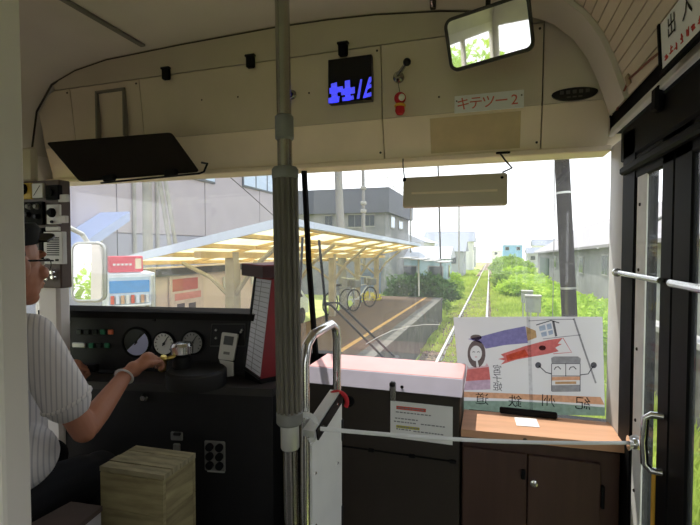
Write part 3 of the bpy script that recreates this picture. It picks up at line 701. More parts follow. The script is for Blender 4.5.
kbox(uL-.02, uR, -.12, .05, zt-.006, zt+.022).build('hood', mat('hood_dark_grey', S(34, 33, 32), .95, var=.08, spec=.03), t)
kbox(uL, uR+.10, 0, .17, zd-.03, zd).build('desk_top', mat('desk_black', S(58, 55, 53), .4, var=.15), t)
kbox(uL, uR+.09, .0, .145, .02, zd-.03).build('desk_front', M_console, t)
kbox(uR, uR+.10, -.05, 0, .02, zd).build('desk_end', M_console, t)
# gauges
def gauge(px, py, r, m, lit=None):
    p = K(px, py); g = MB().lathe([(r*1.14, 0), (r*1.14, .008), (r, .010), (r, .005)], p, cn, 28).build('gauge', M_blackm, t)
    if lit:
        MB().lathe([(r*.99, .0052), (r*.99, .0056)], p, cn, 28).build('dial_face', M_gdim, g)
        P = [p+cn*.006+cu*(r*.97*math.cos(a))+V((0, 0, r*.97*math.sin(a))) for a in np.linspace(math.radians(-140), math.radians(45), 20)]
        MB().prism(P, cn*.0006).build('reflection_half', m, g)  # reflected light painted as a pale blue-white half over the dark dial
    else:
        MB().lathe([(r*.99, .0052), (r*.99, .006)], p, cn, 28).build('dial_face', m, g)
        b = MB()
        for a in np.linspace(math.radians(-40), math.radians(220), 12):
            o_ = p+cn*.0064+(cu*math.cos(a)+V((0, 0, math.sin(a))))*r*.8; b.box(o_, (.003, .0008, .008), Euler((0, PI/2-a, 0)).to_matrix())
        tag(b.build('dial_mark', M_text, g), kind='stuff')
    d = (cu*math.cos(1.0)+V((0, 0, math.sin(1.0))))
    MB().tube([p+cn*.0075-d*r*.2, p+cn*.0075+d*r*.75], [.003, .0012], 6).build('needle', M_text, g)
    MB().lathe([(.006, .006), (.005, .010)], p, cn, 12).build('needle_hub', M_text, g)
gauge(137, 342, .058, M_dialrefl, True); gauge(164.5, 343.5, .046, M_wface); gauge(193, 342.5, .045, mat('dim_dial', S(150, 150, 146), .4))
for i, (m) in enumerate((M_gdim, M_gdim, M_gdim, M_green, M_amber)):
    MB().box(K(79.5+7.8*i, 332, .004), (.024, .010, .022), (0, 0, ca), .003).build('indicator_lamp', m, t)
for i, (m) in enumerate((M_green, M_gdim, M_green)):
    MB().box(K(91.5+7.8*i, 345.5, .004), (.024, .010, .022), (0, 0, ca), .003).build('indicator_lamp', m, t)
MB().box(K(79, 345, .004), (.062, .010, .022), (0, 0, ca), .003).build('lit_label', M_alu, t)
for px, py in ((68, 322), (67, 336)): MB().lathe([(.012, 0), (.012, .008), (.008, .012)], K(px, py), cn, 14).build('button', M_grey, t)
MB().lathe([(.008, 0), (.006, .004)], K(154, 320), cn, 10).build('bolt', M_black, t)
fr = [K(212, 324, .002), K(245, 324, .002), K(245, 346, .002), K(210, 346, .002)]
MB().tube(fr, .0012, 5, closed=True).build('label_outline', M_grey, t)
for px, py in ((216, 330), (216, 338), (241, 332), (242, 330)): MB().lathe([(.005, 0), (.004, .006)], K(px, py), cn, 10).build('pilot_lamp', M_alu, t)
# desk switches at the driver's left hand
for px, py, sx, sy, sz in ((82, 366, .12, .05, .02), (90, 371, .07, .03, .03), (117, 366, .05, .045, .045), (109, 373, .09, .03, .012), (125, 372, .06, .03, .016)):
    p = onp(px, py, V((0, 0, zd)), V((0, 0, 1))); MB().box(V((p.x, p.y, zd+sz/2)), (sx, sy, sz), (0, 0, ca), .004).build('switch_block', M_black, t)
p = onp(108, 369, V((0, 0, zd)), V((0, 0, 1))); MB().box(V((p.x, p.y, zd+.003)), (.10, .006, .006), (0, 0, ca), .001).build('metal_edge', M_alu, t)
# plates on the desk front
def KF(px, py, off=0): return onp(px, py, PP+cn*(.145+off), cn)
pl = MB().box(KF(215, 456), (.085, .008, .12), (0, 0, ca), .004).build('socket_plate', mat('grey_plate', S(128, 126, 120), .5, .3), t)
for dx, dy in ((-.02, .036), (.02, .036), (-.02, .0), (.02, 0.0), (-.02, -.036), (.02, -.036)):
    MB().lathe([(.015, 0), (.015, .012), (.008, .016)], KF(215, 456, .004)+cu*dx+V((0, 0, dy)), cn, 14).build('round_switch', M_blackm, pl)
MB().box(KF(216, 471.5, .002), (.07, .006, .006), (0, 0, ca), .001).build('plate_rim', M_alu, t)
pl = MB().box(KF(177, 436), (.05, .010, .034), (0, 0, ca), .003).build('switch_plate', M_grey, t)
MB().box(KF(177, 434, .008), (.03, .012, .012), (0, 0, ca), .003).build('rocker', M_black, pl)
MB().box(KF(177, 447), (.03, .014, .03), (0, 0, ca), .004).build('small_socket', M_grey, t)
MB().lathe([(.014, 0), (.016, .008), (.010, .018)], KF(145, 397), cn, 16).build('horn_button', M_chrome, t)
# filler shelf from hood to glass
kbox(uL-.02, uR, -.40, -.12, zt-.22, zt-.09).build('hood_back', M_blackm, t)

# master controller
mc = onp(197, 385, V((0, 0, zd)), V((0, 0, 1))); mc.z = zd
t = thing('master_controller', 'black drum controller with chrome cap and brass knob on the driving desk', 'controller', mc)
MB().lathe([(.108, 0), (.112, .006), (.112, .056), (.104, .064)], mc, (0, 0, 1), 36).build('drum', mat('drum_black', S(34, 33, 32), .6, var=.12), t)
cpos = mc+V((-.062, -.006, .064))
MB().lathe([(.034, 0), (.036, .02), (.034, .045), (.022, .056)], cpos, (0, 0, 1), 24).build('boss', M_black, t)
MB().lathe([(.034, .054), (.041, .058), (.042, .086), (.034, .098), (.012, .102)], cpos, (0, 0, 1), 24).build('chrome_cap', M_chrome, t)
KN = cpos+V((-.038, -.062, .030))                       # brass knob in the driver's hand
MB().tube([cpos+V((0, 0, .058)), (cpos+KN)/2+V((0, 0, .032)), KN+V((0, 0, .012))], [.009, .008, .007], 10).build('lever', M_brass, t)
MB().lathe([(.008, -.034), (.013, -.028), (.014, .0), (.012, .016), (.015, .022), (.010, .03)], KN, (.25, -.1, 1), 18).build('knob', M_brass, t)
# portable radio / flip phone
a = onp(232, 377, V((0, 0, zd)), V((0, 0, 1)))
t = thing('handset', 'small white flip handset with grey screen leaning on the gauge panel', 'handset', (a.x, a.y, zd))
hp = [K(218, 359, .06), K(233, 361, .06), K(238, 334, .03), K(222, 332, .03)]
nn = (hp[1]-hp[0]).cross(hp[3]-hp[0]).normalized()
MB().prism(rpoly(hp, .04), nn*-.014).build('upper_half', mat('handset_white', S(205, 204, 196), .5, var=.03), t)
lp = [K(225, 377, .085), K(233, 376, .085), K(233, 362, .062), K(219, 359.5, .062)]
MB().prism(lp, nn*-.012).build('lower_half', mat('handset_white_2', S(196, 195, 188), .5, var=.03), t)
def hq(u_, v_): return hp[0].lerp(hp[1], u_).lerp(hp[3].lerp(hp[2], u_), v_)+nn*.001
MB().prism([hq(.2, .55), hq(.8, .55), hq(.8, .88), hq(.2, .88)], nn*.001).build('screen', mat('lcd_grey', S(84, 86, 84), .3), t)
MB().prism([hq(.3, .2), hq(.7, .2), hq(.7, .3), hq(.3, .3)], nn*.001).build('button_bar', M_grey, t)

# ================================================================== RED FARE BOARD
A0, B0, C0 = dep(245, 368, 1.80), dep(260.5, 379, 1.73), dep(286, 374, 1.80)
A1, B1, C1 = dep(256, 277, 1.82), dep(272, 279, 1.75), dep(297, 276, 1.82)
zb = min(A0.z, B0.z, C0.z); 
t = thing('fare_board', 'red lamp-box board with a white ruled face and dark hood on the desk', 'board', (B0.x, B0.y, zb))
D0, D1 = A0+C0-B0, A1+C1-B1
MB().hexa([A0, B0, C0, D0, A1, B1, C1, D1]).build('case', M_redbox, t)
fn = (B0-A0).cross(A1-A0).normalized(); fn = fn if fn.dot(CP-A0) > 0 else -fn
def fq(u_, v_, o_=.001): return A0.lerp(B0, u_).lerp(A1.lerp(B1, u_), v_)+fn*o_
MB().prism([fq(.03, .02, .0), fq(.97, .02, .0), fq(.97, .985, .0), fq(.03, .985, .0)], fn*.002).build('white_face', mat('ruled_card', S(214, 215, 222), .5, var=.04), t)
b = MB()
for k in range(1, 20): b.prism([fq(.05, k/20, .002), fq(.95, k/20, .002), fq(.95, k/20+.006, .002), fq(.05, k/20+.006, .002)], fn*.0006)
for k in (.40,): b.prism([fq(k, .03, .002), fq(k+.03, .03, .002), fq(k+.03, .97, .002), fq(k, .97, .002)], fn*.0006)
tag(b.build('ruled_line', M_faint, t), kind='stuff')
b = MB(); b.tube([A0+fn*.003, A1+fn*.003], .006, 6); b.tube([A0+fn*.003, B0+fn*.003], .006, 6); b.build('face_frame', M_black, t)
hl = (A1-B1)*1.0
H0 = [A1+fn*.045+hl*.35, B1+fn*.045, C1, D1+hl*.3]
MB().hexa([p+V((0, 0, .0)) for p in H0]+[p+V((0, 0, .045)) for p in H0]).build('hood', mat('hood_maroon', S(62, 30, 32), .5), t)
MB().hexa([p+V((0, 0, .045)) for p in H0]+[p+V((0, 0, .049)) for p in H0]).build('hood_lid', M_redbox, t)
MB().hexa([p+V((0, 0, zd-.0-p.z)) for p in (A0, B0, C0, D0)]+[A0, B0, C0, D0]).build('stand', M_blackm, t)

# ================================================================== LEFT SWITCH BOARD
YB = 1.32
ax0, ax1 = at(12, 180, Y=YB).x, at(70.5, 180, Y=YB+.05).x; az1, az0 = at(50, 180, Y=YB).z, at(50, 288, Y=YB).z
t = thing('switch_board', 'brown equipment board with dials and speaker hanging left of the windscreen', 'switchboard', ((ax0+ax1)/2, YB, az0))
MB().span((ax0, YB, az0), (ax1, YB+.05, az1), .004).build('board', M_brown, t)
def bp(px, py, off=.004): p = at(px, py, Y=YB); return V((p.x, YB-off, p.z))
def plate(nm, pa_, pb2, m, th=.012):
    A_, B2 = bp(*pa_), bp(*pb2); return MB().span((A_.x, YB-th, min(A_.z, B2.z)), (B2.x, YB, max(A_.z, B2.z)), .002).build(nm, m, t)
def knob(px, py, r, par, m=M_blackm, h=.02): return MB().lathe([(r, .004), (r, .012), (r*.75, .014), (r*.7, h)], bp(px, py, .008), (0, -1, 0), 16).build('knob', m, par)
p1 = plate('yellow_meter', (16, 184), (34, 199), M_yel); knob(26.5, 189.5, .022, p1); MB().lathe([(.010, .02), (.009, .024)], bp(26.5, 189.5), (0, -1, 0), 12).build('dial_centre', M_yel, p1)
p1 = plate('white_meter', (34.5, 184), (45.5, 198), M_white); MB().tube([bp(37, 196, .014), bp(43, 186, .014)], .001, 5).build('needle', M_text, p1)
p1 = plate('black_switch', (50, 186), (63, 200), M_blackm, .02); knob(56, 193, .02, p1); 
p1 = plate('white_label', (61, 195), (70, 202), M_paper, .014)
p1 = plate('black_switch', (16, 203), (46, 225), M_blackm, .014)
for a_ in ((25, 207), (33, 207), (41, 207), (24, 216), (32, 215), (41, 217)): knob(*a_, .011, p1, M_grey if a_[1] == 207 else M_black)
p1 = plate('white_switch', (49, 205), (62, 224), M_white); knob(55.5, 213, .018, p1); MB().lathe([(.006, .01), (.005, .016)], bp(55.5, 222), (0, -1, 0), 10).build('toggle', M_black, p1)
plate('white_label', (61.5, 216), (69, 223), M_paper, .014); plate('white_label', (47.5, 227), (61, 231), M_paper, .010)
p1 = plate('speaker', (48, 232), (67.5, 264), M_white, .02)
for k in range(9): 
    A_, B2 = bp(52, 237.5+2.1*k), bp(64, 238.5+2.1*k); MB().span((A_.x, YB-.0215, B2.z), (B2.x, YB-.018, A_.z)).build('louvre', M_text, p1)
for px in (53, 62): 
    q = bp(px, 260); MB().box((q.x, YB-.021, q.z), (.014, .004, .008)).build('slot', M_text, p1)
plate('black_column', (42, 228), (47, 262), M_blackm, .016)
for a_ in ((51, 272), (56, 272), (51, 278), (57, 277)): knob(*a_, .009, t, M_chrome, .016)
# pale casing under it
tag(MB().span((at(35, 320, Y=1.33).x, 1.34, .25), (at(72, 320, Y=1.40).x, 1.40, az0+.01), .012).build('pale_casing', M_pillar), 'pale grey casing standing beside the desk below the equipment board', 'casing')
# bracket strip above the board on the wall
tag(MB().span((ax0, YB+.01, az1), (ax0+.10, YB+.04, az1+.14), .01).build('board_hanger', M_band), 'cream hanger plate above the equipment board by the partition', 'bracket')

# ================================================================== CRATES
t = thing('wooden_crate', 'pale weathered wooden crate beside the driver', 'crate', (-1.01, 1.12, .47))
cr = [V((-1.120, 1.041, 0)), V((-.901, 1.053, 0)), V((-.907, 1.205, 0)), V((-1.120, 1.190, 0))]
ZT, ZB_ = .82, .47
e1 = (cr[1]-cr[0]).normalized(); e2 = (cr[3]-cr[0]).normalized(); Lx = (cr[1]-cr[0]).length; Ly = (cr[3]-cr[0]).length
def CK(a, b_, z): return cr[0]+e1*a+e2*b_+V((0, 0, z))
for k in range(4):
    g = .0012; b0, b1 = Ly*k/4+g, Ly*(k+1)/4-g; dz = random.uniform(-.0015, .0015)
    MB().hexa([CK(-.003, b0, ZT-.016), CK(Lx+.003, b0, ZT-.016), CK(Lx+.003, b1, ZT-.016), CK(-.003, b1, ZT-.016), CK(-.003, b0, ZT+dz), CK(Lx+.003, b0, ZT+dz), CK(Lx+.003, b1, ZT+dz), CK(-.003, b1, ZT+dz)]).build('plank', M_cratet, t)
for k in range(3):
    z0_, z1_ = ZB_+(ZT-.017-ZB_)*k/3+.001, ZB_+(ZT-.017-ZB_)*(k+1)/3-.001
    MB().hexa([CK(0, 0, z0_), CK(Lx, 0, z0_), CK(Lx, .012, z0_), CK(0, .012, z0_), CK(0, 0, z1_), CK(Lx, 0, z1_), CK(Lx, .012, z1_), CK(0, .012, z1_)]).build('plank', M_crate, t)
    MB().hexa([CK(0, Ly-.012, z0_), CK(Lx, Ly-.012, z0_), CK(Lx, Ly, z0_), CK(0, Ly, z0_), CK(0, Ly-.012, z1_), CK(Lx, Ly-.012, z1_), CK(Lx, Ly, z1_), CK(0, Ly, z1_)]).build('plank', M_crate, t)
    for a0_, a1_ in ((0, .012), (Lx-.012, Lx)):
        MB().hexa([CK(a0_, .013, z0_), CK(a1_, .013, z0_), CK(a1_, Ly-.013, z0_), CK(a0_, Ly-.013, z0_), CK(a0_, .013, z1_), CK(a1_, .013, z1_), CK(a1_, Ly-.013, z1_), CK(a0_, Ly-.013, z1_)]).build('plank', M_crate, t)
t = thing('low_box', 'low box with dark brown lid and pale sides by the partition', 'box', (-1.09, .9, .47))
bx = [V((-1.156, .845, 0)), V((-1.026, .872, 0)), V((-1.040, .972, 0)), V((-1.145, .962, 0))]
def inset(P, k): c_ = sum(P, V())/4; return [c_+(p-c_)*k for p in P]
MB().hexa([p+V((0, 0, .47)) for p in inset(bx, .95)]+[p+V((0, 0, .735)) for p in inset(bx, .95)]).build('sides', mat('pale_side', S(176, 172, 172), .7), t)
MB().hexa([p+V((0, 0, .735)) for p in bx]+[p+V((0, 0, .75)) for p in bx]).build('lid', M_dkwood, t)
t = thing('equipment_cover', 'black boxed cover on the cab floor under the crates', 'cover', (-1.03, 1.02, 0))
MB().span((-1.17, .80, 0), (-.86, 1.24, .455), .01).build('cover_body', M_blackm, t)
MB().span((-1.175, .795, .455), (-.855, 1.245, .47), .004).build('cover_lid', M_black, t)

# ================================================================== DRIVER SEAT AND DRIVER
t = thing('driver_chair', 'black driver chair beneath the seated person', 'chair', (-1.45, .84, .25))
MB().box((-1.45, .88, .62), (.44, .42, .09), bev=.03, seg=3).build('cushion', M_blackm, t)
MB().box((-1.45, .645, .90), (.42, .07, .50), (.08, 0, 0), .03, 3).build('backrest', M_blackm, t)
MB().lathe([(.16, 0), (.16, .02), (.05, .04), (.05, .33)], (-1.45, .86, .25), (0, 0, 1), 20).build('pedestal', M_steel, t)
MB().tube([(-1.22, .95, .64), (-1.205, 1.0, .655), (-1.20, 1.02, .69)], .005, 8).build('adjust_lever', M_chrome, t)

def organic(mb, name, m, parent, voxel=.006, smooth=5):
    me = bpy.data.meshes.new('tmp'); mb.bm.to_mesh(me); mb.bm.free(); ob = bpy.data.objects.new('tmp', me); COL.objects.link(ob)
    r = ob.modifiers.new('r', 'REMESH'); r.mode = 'VOXEL'; r.voxel_size = voxel
    s_ = ob.modifiers.new('s', 'SMOOTH'); s_.factor = .5; s_.iterations = smooth
    dg = bpy.context.evaluated_depsgraph_get(); me2 = bpy.data.meshes.new_from_object(ob.evaluated_get(dg)); me2.name = name
    bpy.data.objects.remove(ob); bpy.data.meshes.remove(me)
    n = len(me2.vertices); co = np.empty(n*3, 'f'); me2.vertices.foreach_get('co', co); co = co.reshape(-1, 3)
    c = (co.min(0)+co.max(0))/2; co -= c; me2.vertices.foreach_set('co', co.ravel())
    for p in me2.polygons: p.use_smooth = True
    me2.materials.clear(); me2.materials.append(m); return link(name, me2, V([float(x) for x in c]), parent)
def limb(b, pts, rs, n=14, flat=None):
    # a smooth chain through the joints
    P, R = [], []
    for i in range(len(pts)-1):
        for k in range(6): f = k/6; P.append(V(pts[i]).lerp(V(pts[i+1]), f)); R.append(rs[i]*(1-f)+rs[i+1]*f)
    P.append(V(pts[-1])); R.append(rs[-1]); b.tube(P, R, n, flat=flat)
    for p, r in zip(pts, rs): b.ell(p, r*.98, None, 12, 8)
DX = -1.43
SHR, SHL = V((-1.245, .93, 1.225)), V((-1.615, .93, 1.225))
ELR, WRR = V((-1.172, 1.035, .925)), V((-1.232, 1.300, 1.005))
hd = V((DX, 1.005, 1.425))
WRR = KN+V((-.052, -.125, -.012))
drv = thing('person', 'seated driver in striped short-sleeved shirt and cap reaching for the controller', 'person', (DX, .86, .25))
b = MB()
# trunk, neck, head
limb(b, [(DX, .86, .74), (DX, .875, .90), (DX, .88, 1.08), (DX, .90, 1.20), (DX, .93, 1.25)], [.13, .135, .135, .12, .07], flat=(1.15, .85))
limb(b, [(DX, .925, 1.24), (DX, .97, 1.34)], [.055, .052])
b.ell(hd+V((0, -.015, .03)), (.076, .098, .098)); b.ell(hd+V((0, .02, -.03)), (.064, .082, .092)); b.ell(hd+V((0, .062, -.105)), (.030, .028, .026))
b.ell(hd+V((0, .035, -.075)), (.054, .055, .045)); b.ell(hd+V((0, .088, .035)), (.045, .016, .014))
limb(b, [hd+V((0, .094, .02)), hd+V((0, .113, -.020))], [.008, .0105], 8); b.ell(hd+V((0, .104, -.027)), (.015, .011, .009))
b.ell(hd+V((0, .098, -.062)), (.024, .010, .007)); b.ell(hd+V((0, .095, -.074)), (.021, .010, .007))
for s_ in (-1, 1): b.ell(hd+V((s_*.040, .07, -.025)), (.026, .026, .024)); b.ell(hd+V((s_*.078, -.01, -.005)), (.010, .022, .034))
# arms
limb(b, [SHR, ELR, ELR.lerp(WRR, .3), WRR], [.050, .037, .038, .025])
ELL, WRL = V((-1.66, 1.05, .95)), V((-1.60, 1.27, .99)); limb(b, [SHL, ELL, ELL.lerp(WRL, .3), WRL], [.052, .042, .042, .027])
def hand(b, wrist, target, side):
    f = (target-wrist); f.z += .02; f.normalize(); n = V((0, 0, 1)); n = (n-f*n.dot(f)).normalized(); s_ = f.cross(n)
    pe = wrist+f*.088
    limb(b, [wrist, wrist+f*.03, pe], [.025, .030, .031], flat=(1, .75)); b.ell(wrist+f*.06, (.040, .044, .019), Matrix((s_, f, n)).transposed())
    for k, (o_, l, dn) in enumerate(((-.033, .92, 0), (-.011, 1.0, .004), (.012, .95, .002), (.034, .80, -.005))):
        r0 = pe+s_*o_*1.02-f*.006+n*dn
        a1 = r0+(f*.88-n*.35).normalized()*.044*l; a2 = a1+(f*.15-n*1.0).normalized()*.027*l; a3 = a2+(-f*.85-n*.45).normalized()*.02*l
        limb(b, [r0, a1, a2, a3], [.0086, .0080, .0074, .0066], 8)
    th = wrist+f*.03+s_*(-side)*.03-n*.006
    limb(b, [th, th+(f*.7-s_*side*.5-n*.45).normalized()*.034, th+(f*.95-s_*side*.1-n*.5).normalized()*.062], [.0135, .011, .009], 8)
    return f, n, s_
HF, HN, HS = hand(b, WRR, KN+V((-.010, -.0, .022)), 1)
hand(b, WRL, WRL+V((.03, .1, 0)), -1)
# legs under the trousers
HPR, HPL = V((-1.34, .88, .72)), V((-1.54, .88, .72)); KNR, KNL = V((-1.30, 1.20, .70)), V((-1.56, 1.22, .70)); ANR, ANL = V((-1.31, 1.18, .34)), V((-1.56, 1.20, .34))
for h_, k_, a_ in ((HPR, KNR, ANR), (HPL, KNL, ANL)): limb(b, [h_, k_, a_], [.078, .052, .036])
organic(b, 'body', M_skin, drv, .004, 3)
# eyes, hair, cap, glasses
for s_ in (-1, 1):
    MB().ell(hd+V((s_*.031, .080, .008)), .012).build('eye', M_eyew, drv); MB().ell(hd+V((s_*.031, .0895, .008)), (.005, .003, .005)).build('iris', M_hair, drv)
b = MB(); b.ell(hd+V((0, -.035, .025)), (.083, .088, .095)); organic(b, 'hair', M_hair, drv, .008, 3)
cp = MB(); cp.lathe([(.086, 0), (.09, .02), (.096, .05), (.085, .066), (.03, .072)], hd+V((0, -.01, .062)), (0, -.12, 1), 28); cap = cp.build('cap', M_trouser, drv)
P = [hd+V((.082*math.sin(a), .055+.078*math.cos(a), .070+.030*math.cos(a))) for a in np.linspace(-1.45, 1.45, 15)]
MB().prism(P+[hd+V((-.05, .05, .074)), hd+V((.05, .05, .074))][::-1], (0, -.002, .006)).build('visor', M_black, cap)
b = MB()
for s_ in (-1, 1):
    b.tube([hd+V((s_*.082, -.01, .016)), hd+V((s_*.079, .04, .016)), hd+V((s_*.062, .098, .014))], .0032, 6)
    b.tube([hd+V((s_*.033, .104, .002))+V((.025*math.cos(a), -abs(.01*math.cos(a)), .018*math.sin(a))) for a in np.linspace(0, 2*PI, 16, endpoint=False)], .0016, 6, closed=True)
b.tube([hd+V((-.009, .108, .006)), hd+V((.009, .108, .006))], .0016, 6); b.build('glasses', M_black, drv)
# shirt: trunk and short sleeves in one cloth
b = MB()
limb(b, [(DX, .865, .80), (DX, .89, .90), (DX, .89, 1.06), (DX, .905, 1.18), (DX, .925, 1.245)], [.155, .168, .156, .138, .085], flat=(1.22, .88))
limb(b, [SHR+V((-.05, 0, .012)), SHR+V((0, 0, .006)), SHR.lerp(ELR, .4), SHR.lerp(ELR, .66)], [.058, .064, .066, .068]); limb(b, [SHL+V((.05, 0, .012)), SHL, SHL.lerp(ELL, .45), SHL.lerp(ELL, .75)], [.058, .066, .067, .069])
b.ell((DX+.10, .925, .86), (.115, .13, .10)); b.ell((DX-.05, .93, .88), (.14, .12, .10))
limb(b, [(DX+.09, .93, 1.27), (DX, .915, 1.265), (DX-.09, .93, 1.27)], [.045, .05, .045])
organic(b, 'shirt', M_shirt, drv, .007, 4)
b = MB(); b.tube([V((DX, .945, 1.288))+V((.062*math.cos(a), .056*math.sin(a), .012*math.sin(a)*-1)) for a in np.linspace(0, 2*PI, 22, endpoint=False)], .014, 8, closed=True, flat=(.6, 1.5)); b.build('collar', M_shirt, drv)
ed = (ELR-SHR).normalized(); hc = SHR.lerp(ELR, .66)
ua = ed.cross(V((0, 1, 0))).normalized(); ub = ed.cross(ua)
MB().tube([hc+ua*.066*math.cos(a)+ub*.066*math.sin(a) for a in np.linspace(0, 2*PI, 24, endpoint=False)], .006, 8, closed=True).build('sleeve_hem', M_shirt, drv)
b = MB()
for h_, k_, a_ in ((HPR, KNR, ANR), (HPL, KNL, ANL)): limb(b, [h_, k_, a_], [.095, .070, .055])
b.ell((DX, .86, .74), (.17, .13, .10)); organic(b, 'trousers', M_trouser, drv, .009, 3)
for a_ in (ANR, ANL):
    b = MB(); b.ell(a_+V((0, .0, -.045)), (.042, .055, .05)); b.ell(a_+V((0, .10, -.058)), (.045, .12, .032)); organic(b, 'shoe', M_black, drv, .008, 2)
b = MB(); wf_ = (WRR-ELR).normalized(); w1 = WRR-wf_*.012; ua = wf_.cross(V((0, 0, 1))).normalized(); ub = wf_.cross(ua)
b.tube([w1+ua*.029*math.cos(a)+ub*.029*math.sin(a) for a in np.linspace(0, 2*PI, 22, endpoint=False)], .0045, 8, closed=True, flat=(.5, 1.4)); b.build('wristband', M_tape, drv)

# ================================================================== WIPERS AND OUTSIDE MIRRORS
YW = 1.86
t = thing('wiper', 'black windscreen wiper with twin arms standing right of the divider', 'wiper', at(388, 360, Y=YW))
MB().tube([at(319, 240, Y=YW), at(322.5, 275, Y=YW), at(327.5, 330, Y=YW)], .006, 6).build('blade', M_rubber, t)
MB().tube([at(324.5, 304, Y=YW+.012), at(331, 305, Y=YW+.012), at(388, 362, Y=YW+.012)], .005, 6).build('arm', M_black, t)
MB().tube([at(326.5, 303, Y=YW+.012), at(338, 302.5, Y=YW+.012), at(400, 362, Y=YW+.012)], .005, 6).build('arm', M_black, t)
MB().ell(at(325, 304, Y=YW+.008), .012, None, 10, 8).build('joint', M_black, t)
MB().lathe([(.02, 0), (.02, .06)], at(394, 363, Y=1.84), (0, 1, 0), 14).build('pivot', M_black, t)
t = thing('wiper', 'black wiper blade half hidden behind the steel pole', 'wiper', at(303, 335, Y=YW))
MB().tube([at(302.5, 237, Y=YW), at(301, 270, Y=YW), at(297, 335, Y=YW)], .006, 6).build('blade', M_rubber, t)
MB().tube([at(299, 292, Y=YW+.012), at(283, 300, Y=YW+.012), at(225, 352, Y=YW+.012)], .005, 6).build('arm', M_black, t)
wn = bpy.data.objects['window_11']
MB().tube([at(x, y, Y=1.812) for x, y in ((366, 344), (378, 337), (392, 330.5), (408, 326.5), (424, 324.5), (440, 324.5))], .0016, 5).build('arc_line', sheet('pale_arc', S(236, 236, 232), .6, .45), wn)  # thin pale translucent arc along the inner face of the glass
mcn = dep(88.5, 272, 2.6)
t = thing('side_mirror', 'tall rounded side mirror on a bent arm outside the driver window', 'mirror', mcn)
mN = V((.30, -.95, .03)).normalized(); mU = V((0, 0, 1)).cross(mN).normalized(); mW = mN.cross(mU)
MB().prism(rrect(mcn, mU, mW, .095, .172, .04), mN*-.03).build('housing', M_grey, t)
MB().tube(rrect(mcn, mU, mW, .091, .168, .04), .010, 8, closed=True).build('rim', M_alu, t)
MB().prism(rrect(mcn+mN*.004, mU, mW, .086, .163, .036), mN*.002).build('mirror_glass', M_mirror, t, 0)
MB().tube([dep(55, 226, 2.35), dep(70, 228, 2.5), dep(82, 234, 2.62), dep(88, 243, 2.64), mcn-mN*.03+V((0, 0, .10))], .014, 10).build('arm', M_white, t)
MB().tube([V((-2.26, 1.6, 1.56)), dep(55, 226, 2.35)], .014, 10).build('arm_root', M_white, t)
q = dep(647, 206, 2.75)
t = thing('door_mirror', 'small dark mirror on a bracket outside the folding door', 'mirror', q)
MB().box(q, (.06, .035, .13), (0, 0, .3), .012, 2).build('housing', M_black, t)
MB().tube([q+V((0, 0, -.05)), q+V((.05, .0, -.09)), q+V((.16, .0, -.02)), q+V((.14, -.06, .30)), V((.47, 1.84, 1.95))], .012, 8).build('arm', M_grey, t)

# ================================================================== GROUND, TRACK
def og(px, py, h=0):
    d = ray(px, py); k = (-.93+h-CP.z)/(d.z+.0202*d.y); return CP+d*k
M_soil = mat('weedy_soil', S(186, 196, 110), .95, scale=1.2, c2=S(146, 146, 90), detail=8)
M_ball = mat('brown_ballast', S(142, 122, 96), .95, scale=9, c2=S(96, 82, 66), bump=.6, bscale=18)
M_stone = mat('ballast_stone', S(150, 136, 114), .9, scale=6, c2=S(98, 88, 76))
M_rail = mat('worn_rail', S(204, 200, 194), .4, .5, var=.12)
M_sleeper = mat('sleeper_wood', S(96, 80, 66), .9, var=.25, scale=6)
M_grass = sheet('grass_blade', S(206, 218, 112), .45, var=.2, scale=.9, c2=S(156, 182, 76))
M_asph = mat('platform_asphalt', S(96, 74, 53), .9, scale=2.2, c2=S(76, 59, 44), bump=.2)
M_conc = mat('old_concrete', S(110, 107, 100), .85, scale=3, c2=S(78, 76, 72), bump=.15)
M_lconc = mat('light_concrete', S(176, 174, 168), .85, scale=2, c2=S(148, 146, 142))
def slab(mb, x0_, x1_, y0_, y1_, h0_, h1_):
    return mb.hexa([V((x, y, gz(y, h0_))) for x, y in ((x0_, y0_), (x1_, y0_), (x1_, y1_), (x0_, y1_))]+[V((x, y, gz(y, h1_))) for x, y in ((x0_, y0_), (x1_, y0_), (x1_, y1_), (x0_, y1_))])
tag(slab(MB(), -60, 60, -25, 260, -.6, -.20).build('ground', M_soil, None, 0), kind='structure')
TX = -.61
t = thing('railway_track', 'single railway track running straight ahead through weeds', 'track', (TX, 20, gz(20, -.2)))
slab(MB(), TX-1.05, TX+1.05, -8, 220, -.22, -.13).build('ballast_bed', M_ball, t, 0)
for s_ in (-1, 1):
    b = MB(); x = TX+s_*.5335
    slab(b, x-.055, x+.055, -8, 220, -.13, -.115); slab(b, x-.010, x+.010, -8, 220, -.115, -.035); slab(b, x-.033, x+.033, -8, 220, -.035, 0); b.build('rail', M_rail, t, 0)
first = None
for k in range(90):
    y = 2.2+.72*k
    if first is None: first = slab(MB(), TX-.95, TX+.95, y-.1, y+.1, -.2, -.112).build('sleeper', M_sleeper, t, 0); y00 = y; loc0 = first.location.copy()
    else:
        o = first.copy(); COL.objects.link(o); o.location = loc0+V((random.uniform(-.02, .02), y-y00, -.0202*(y-y00)+random.uniform(-.008, .004)))
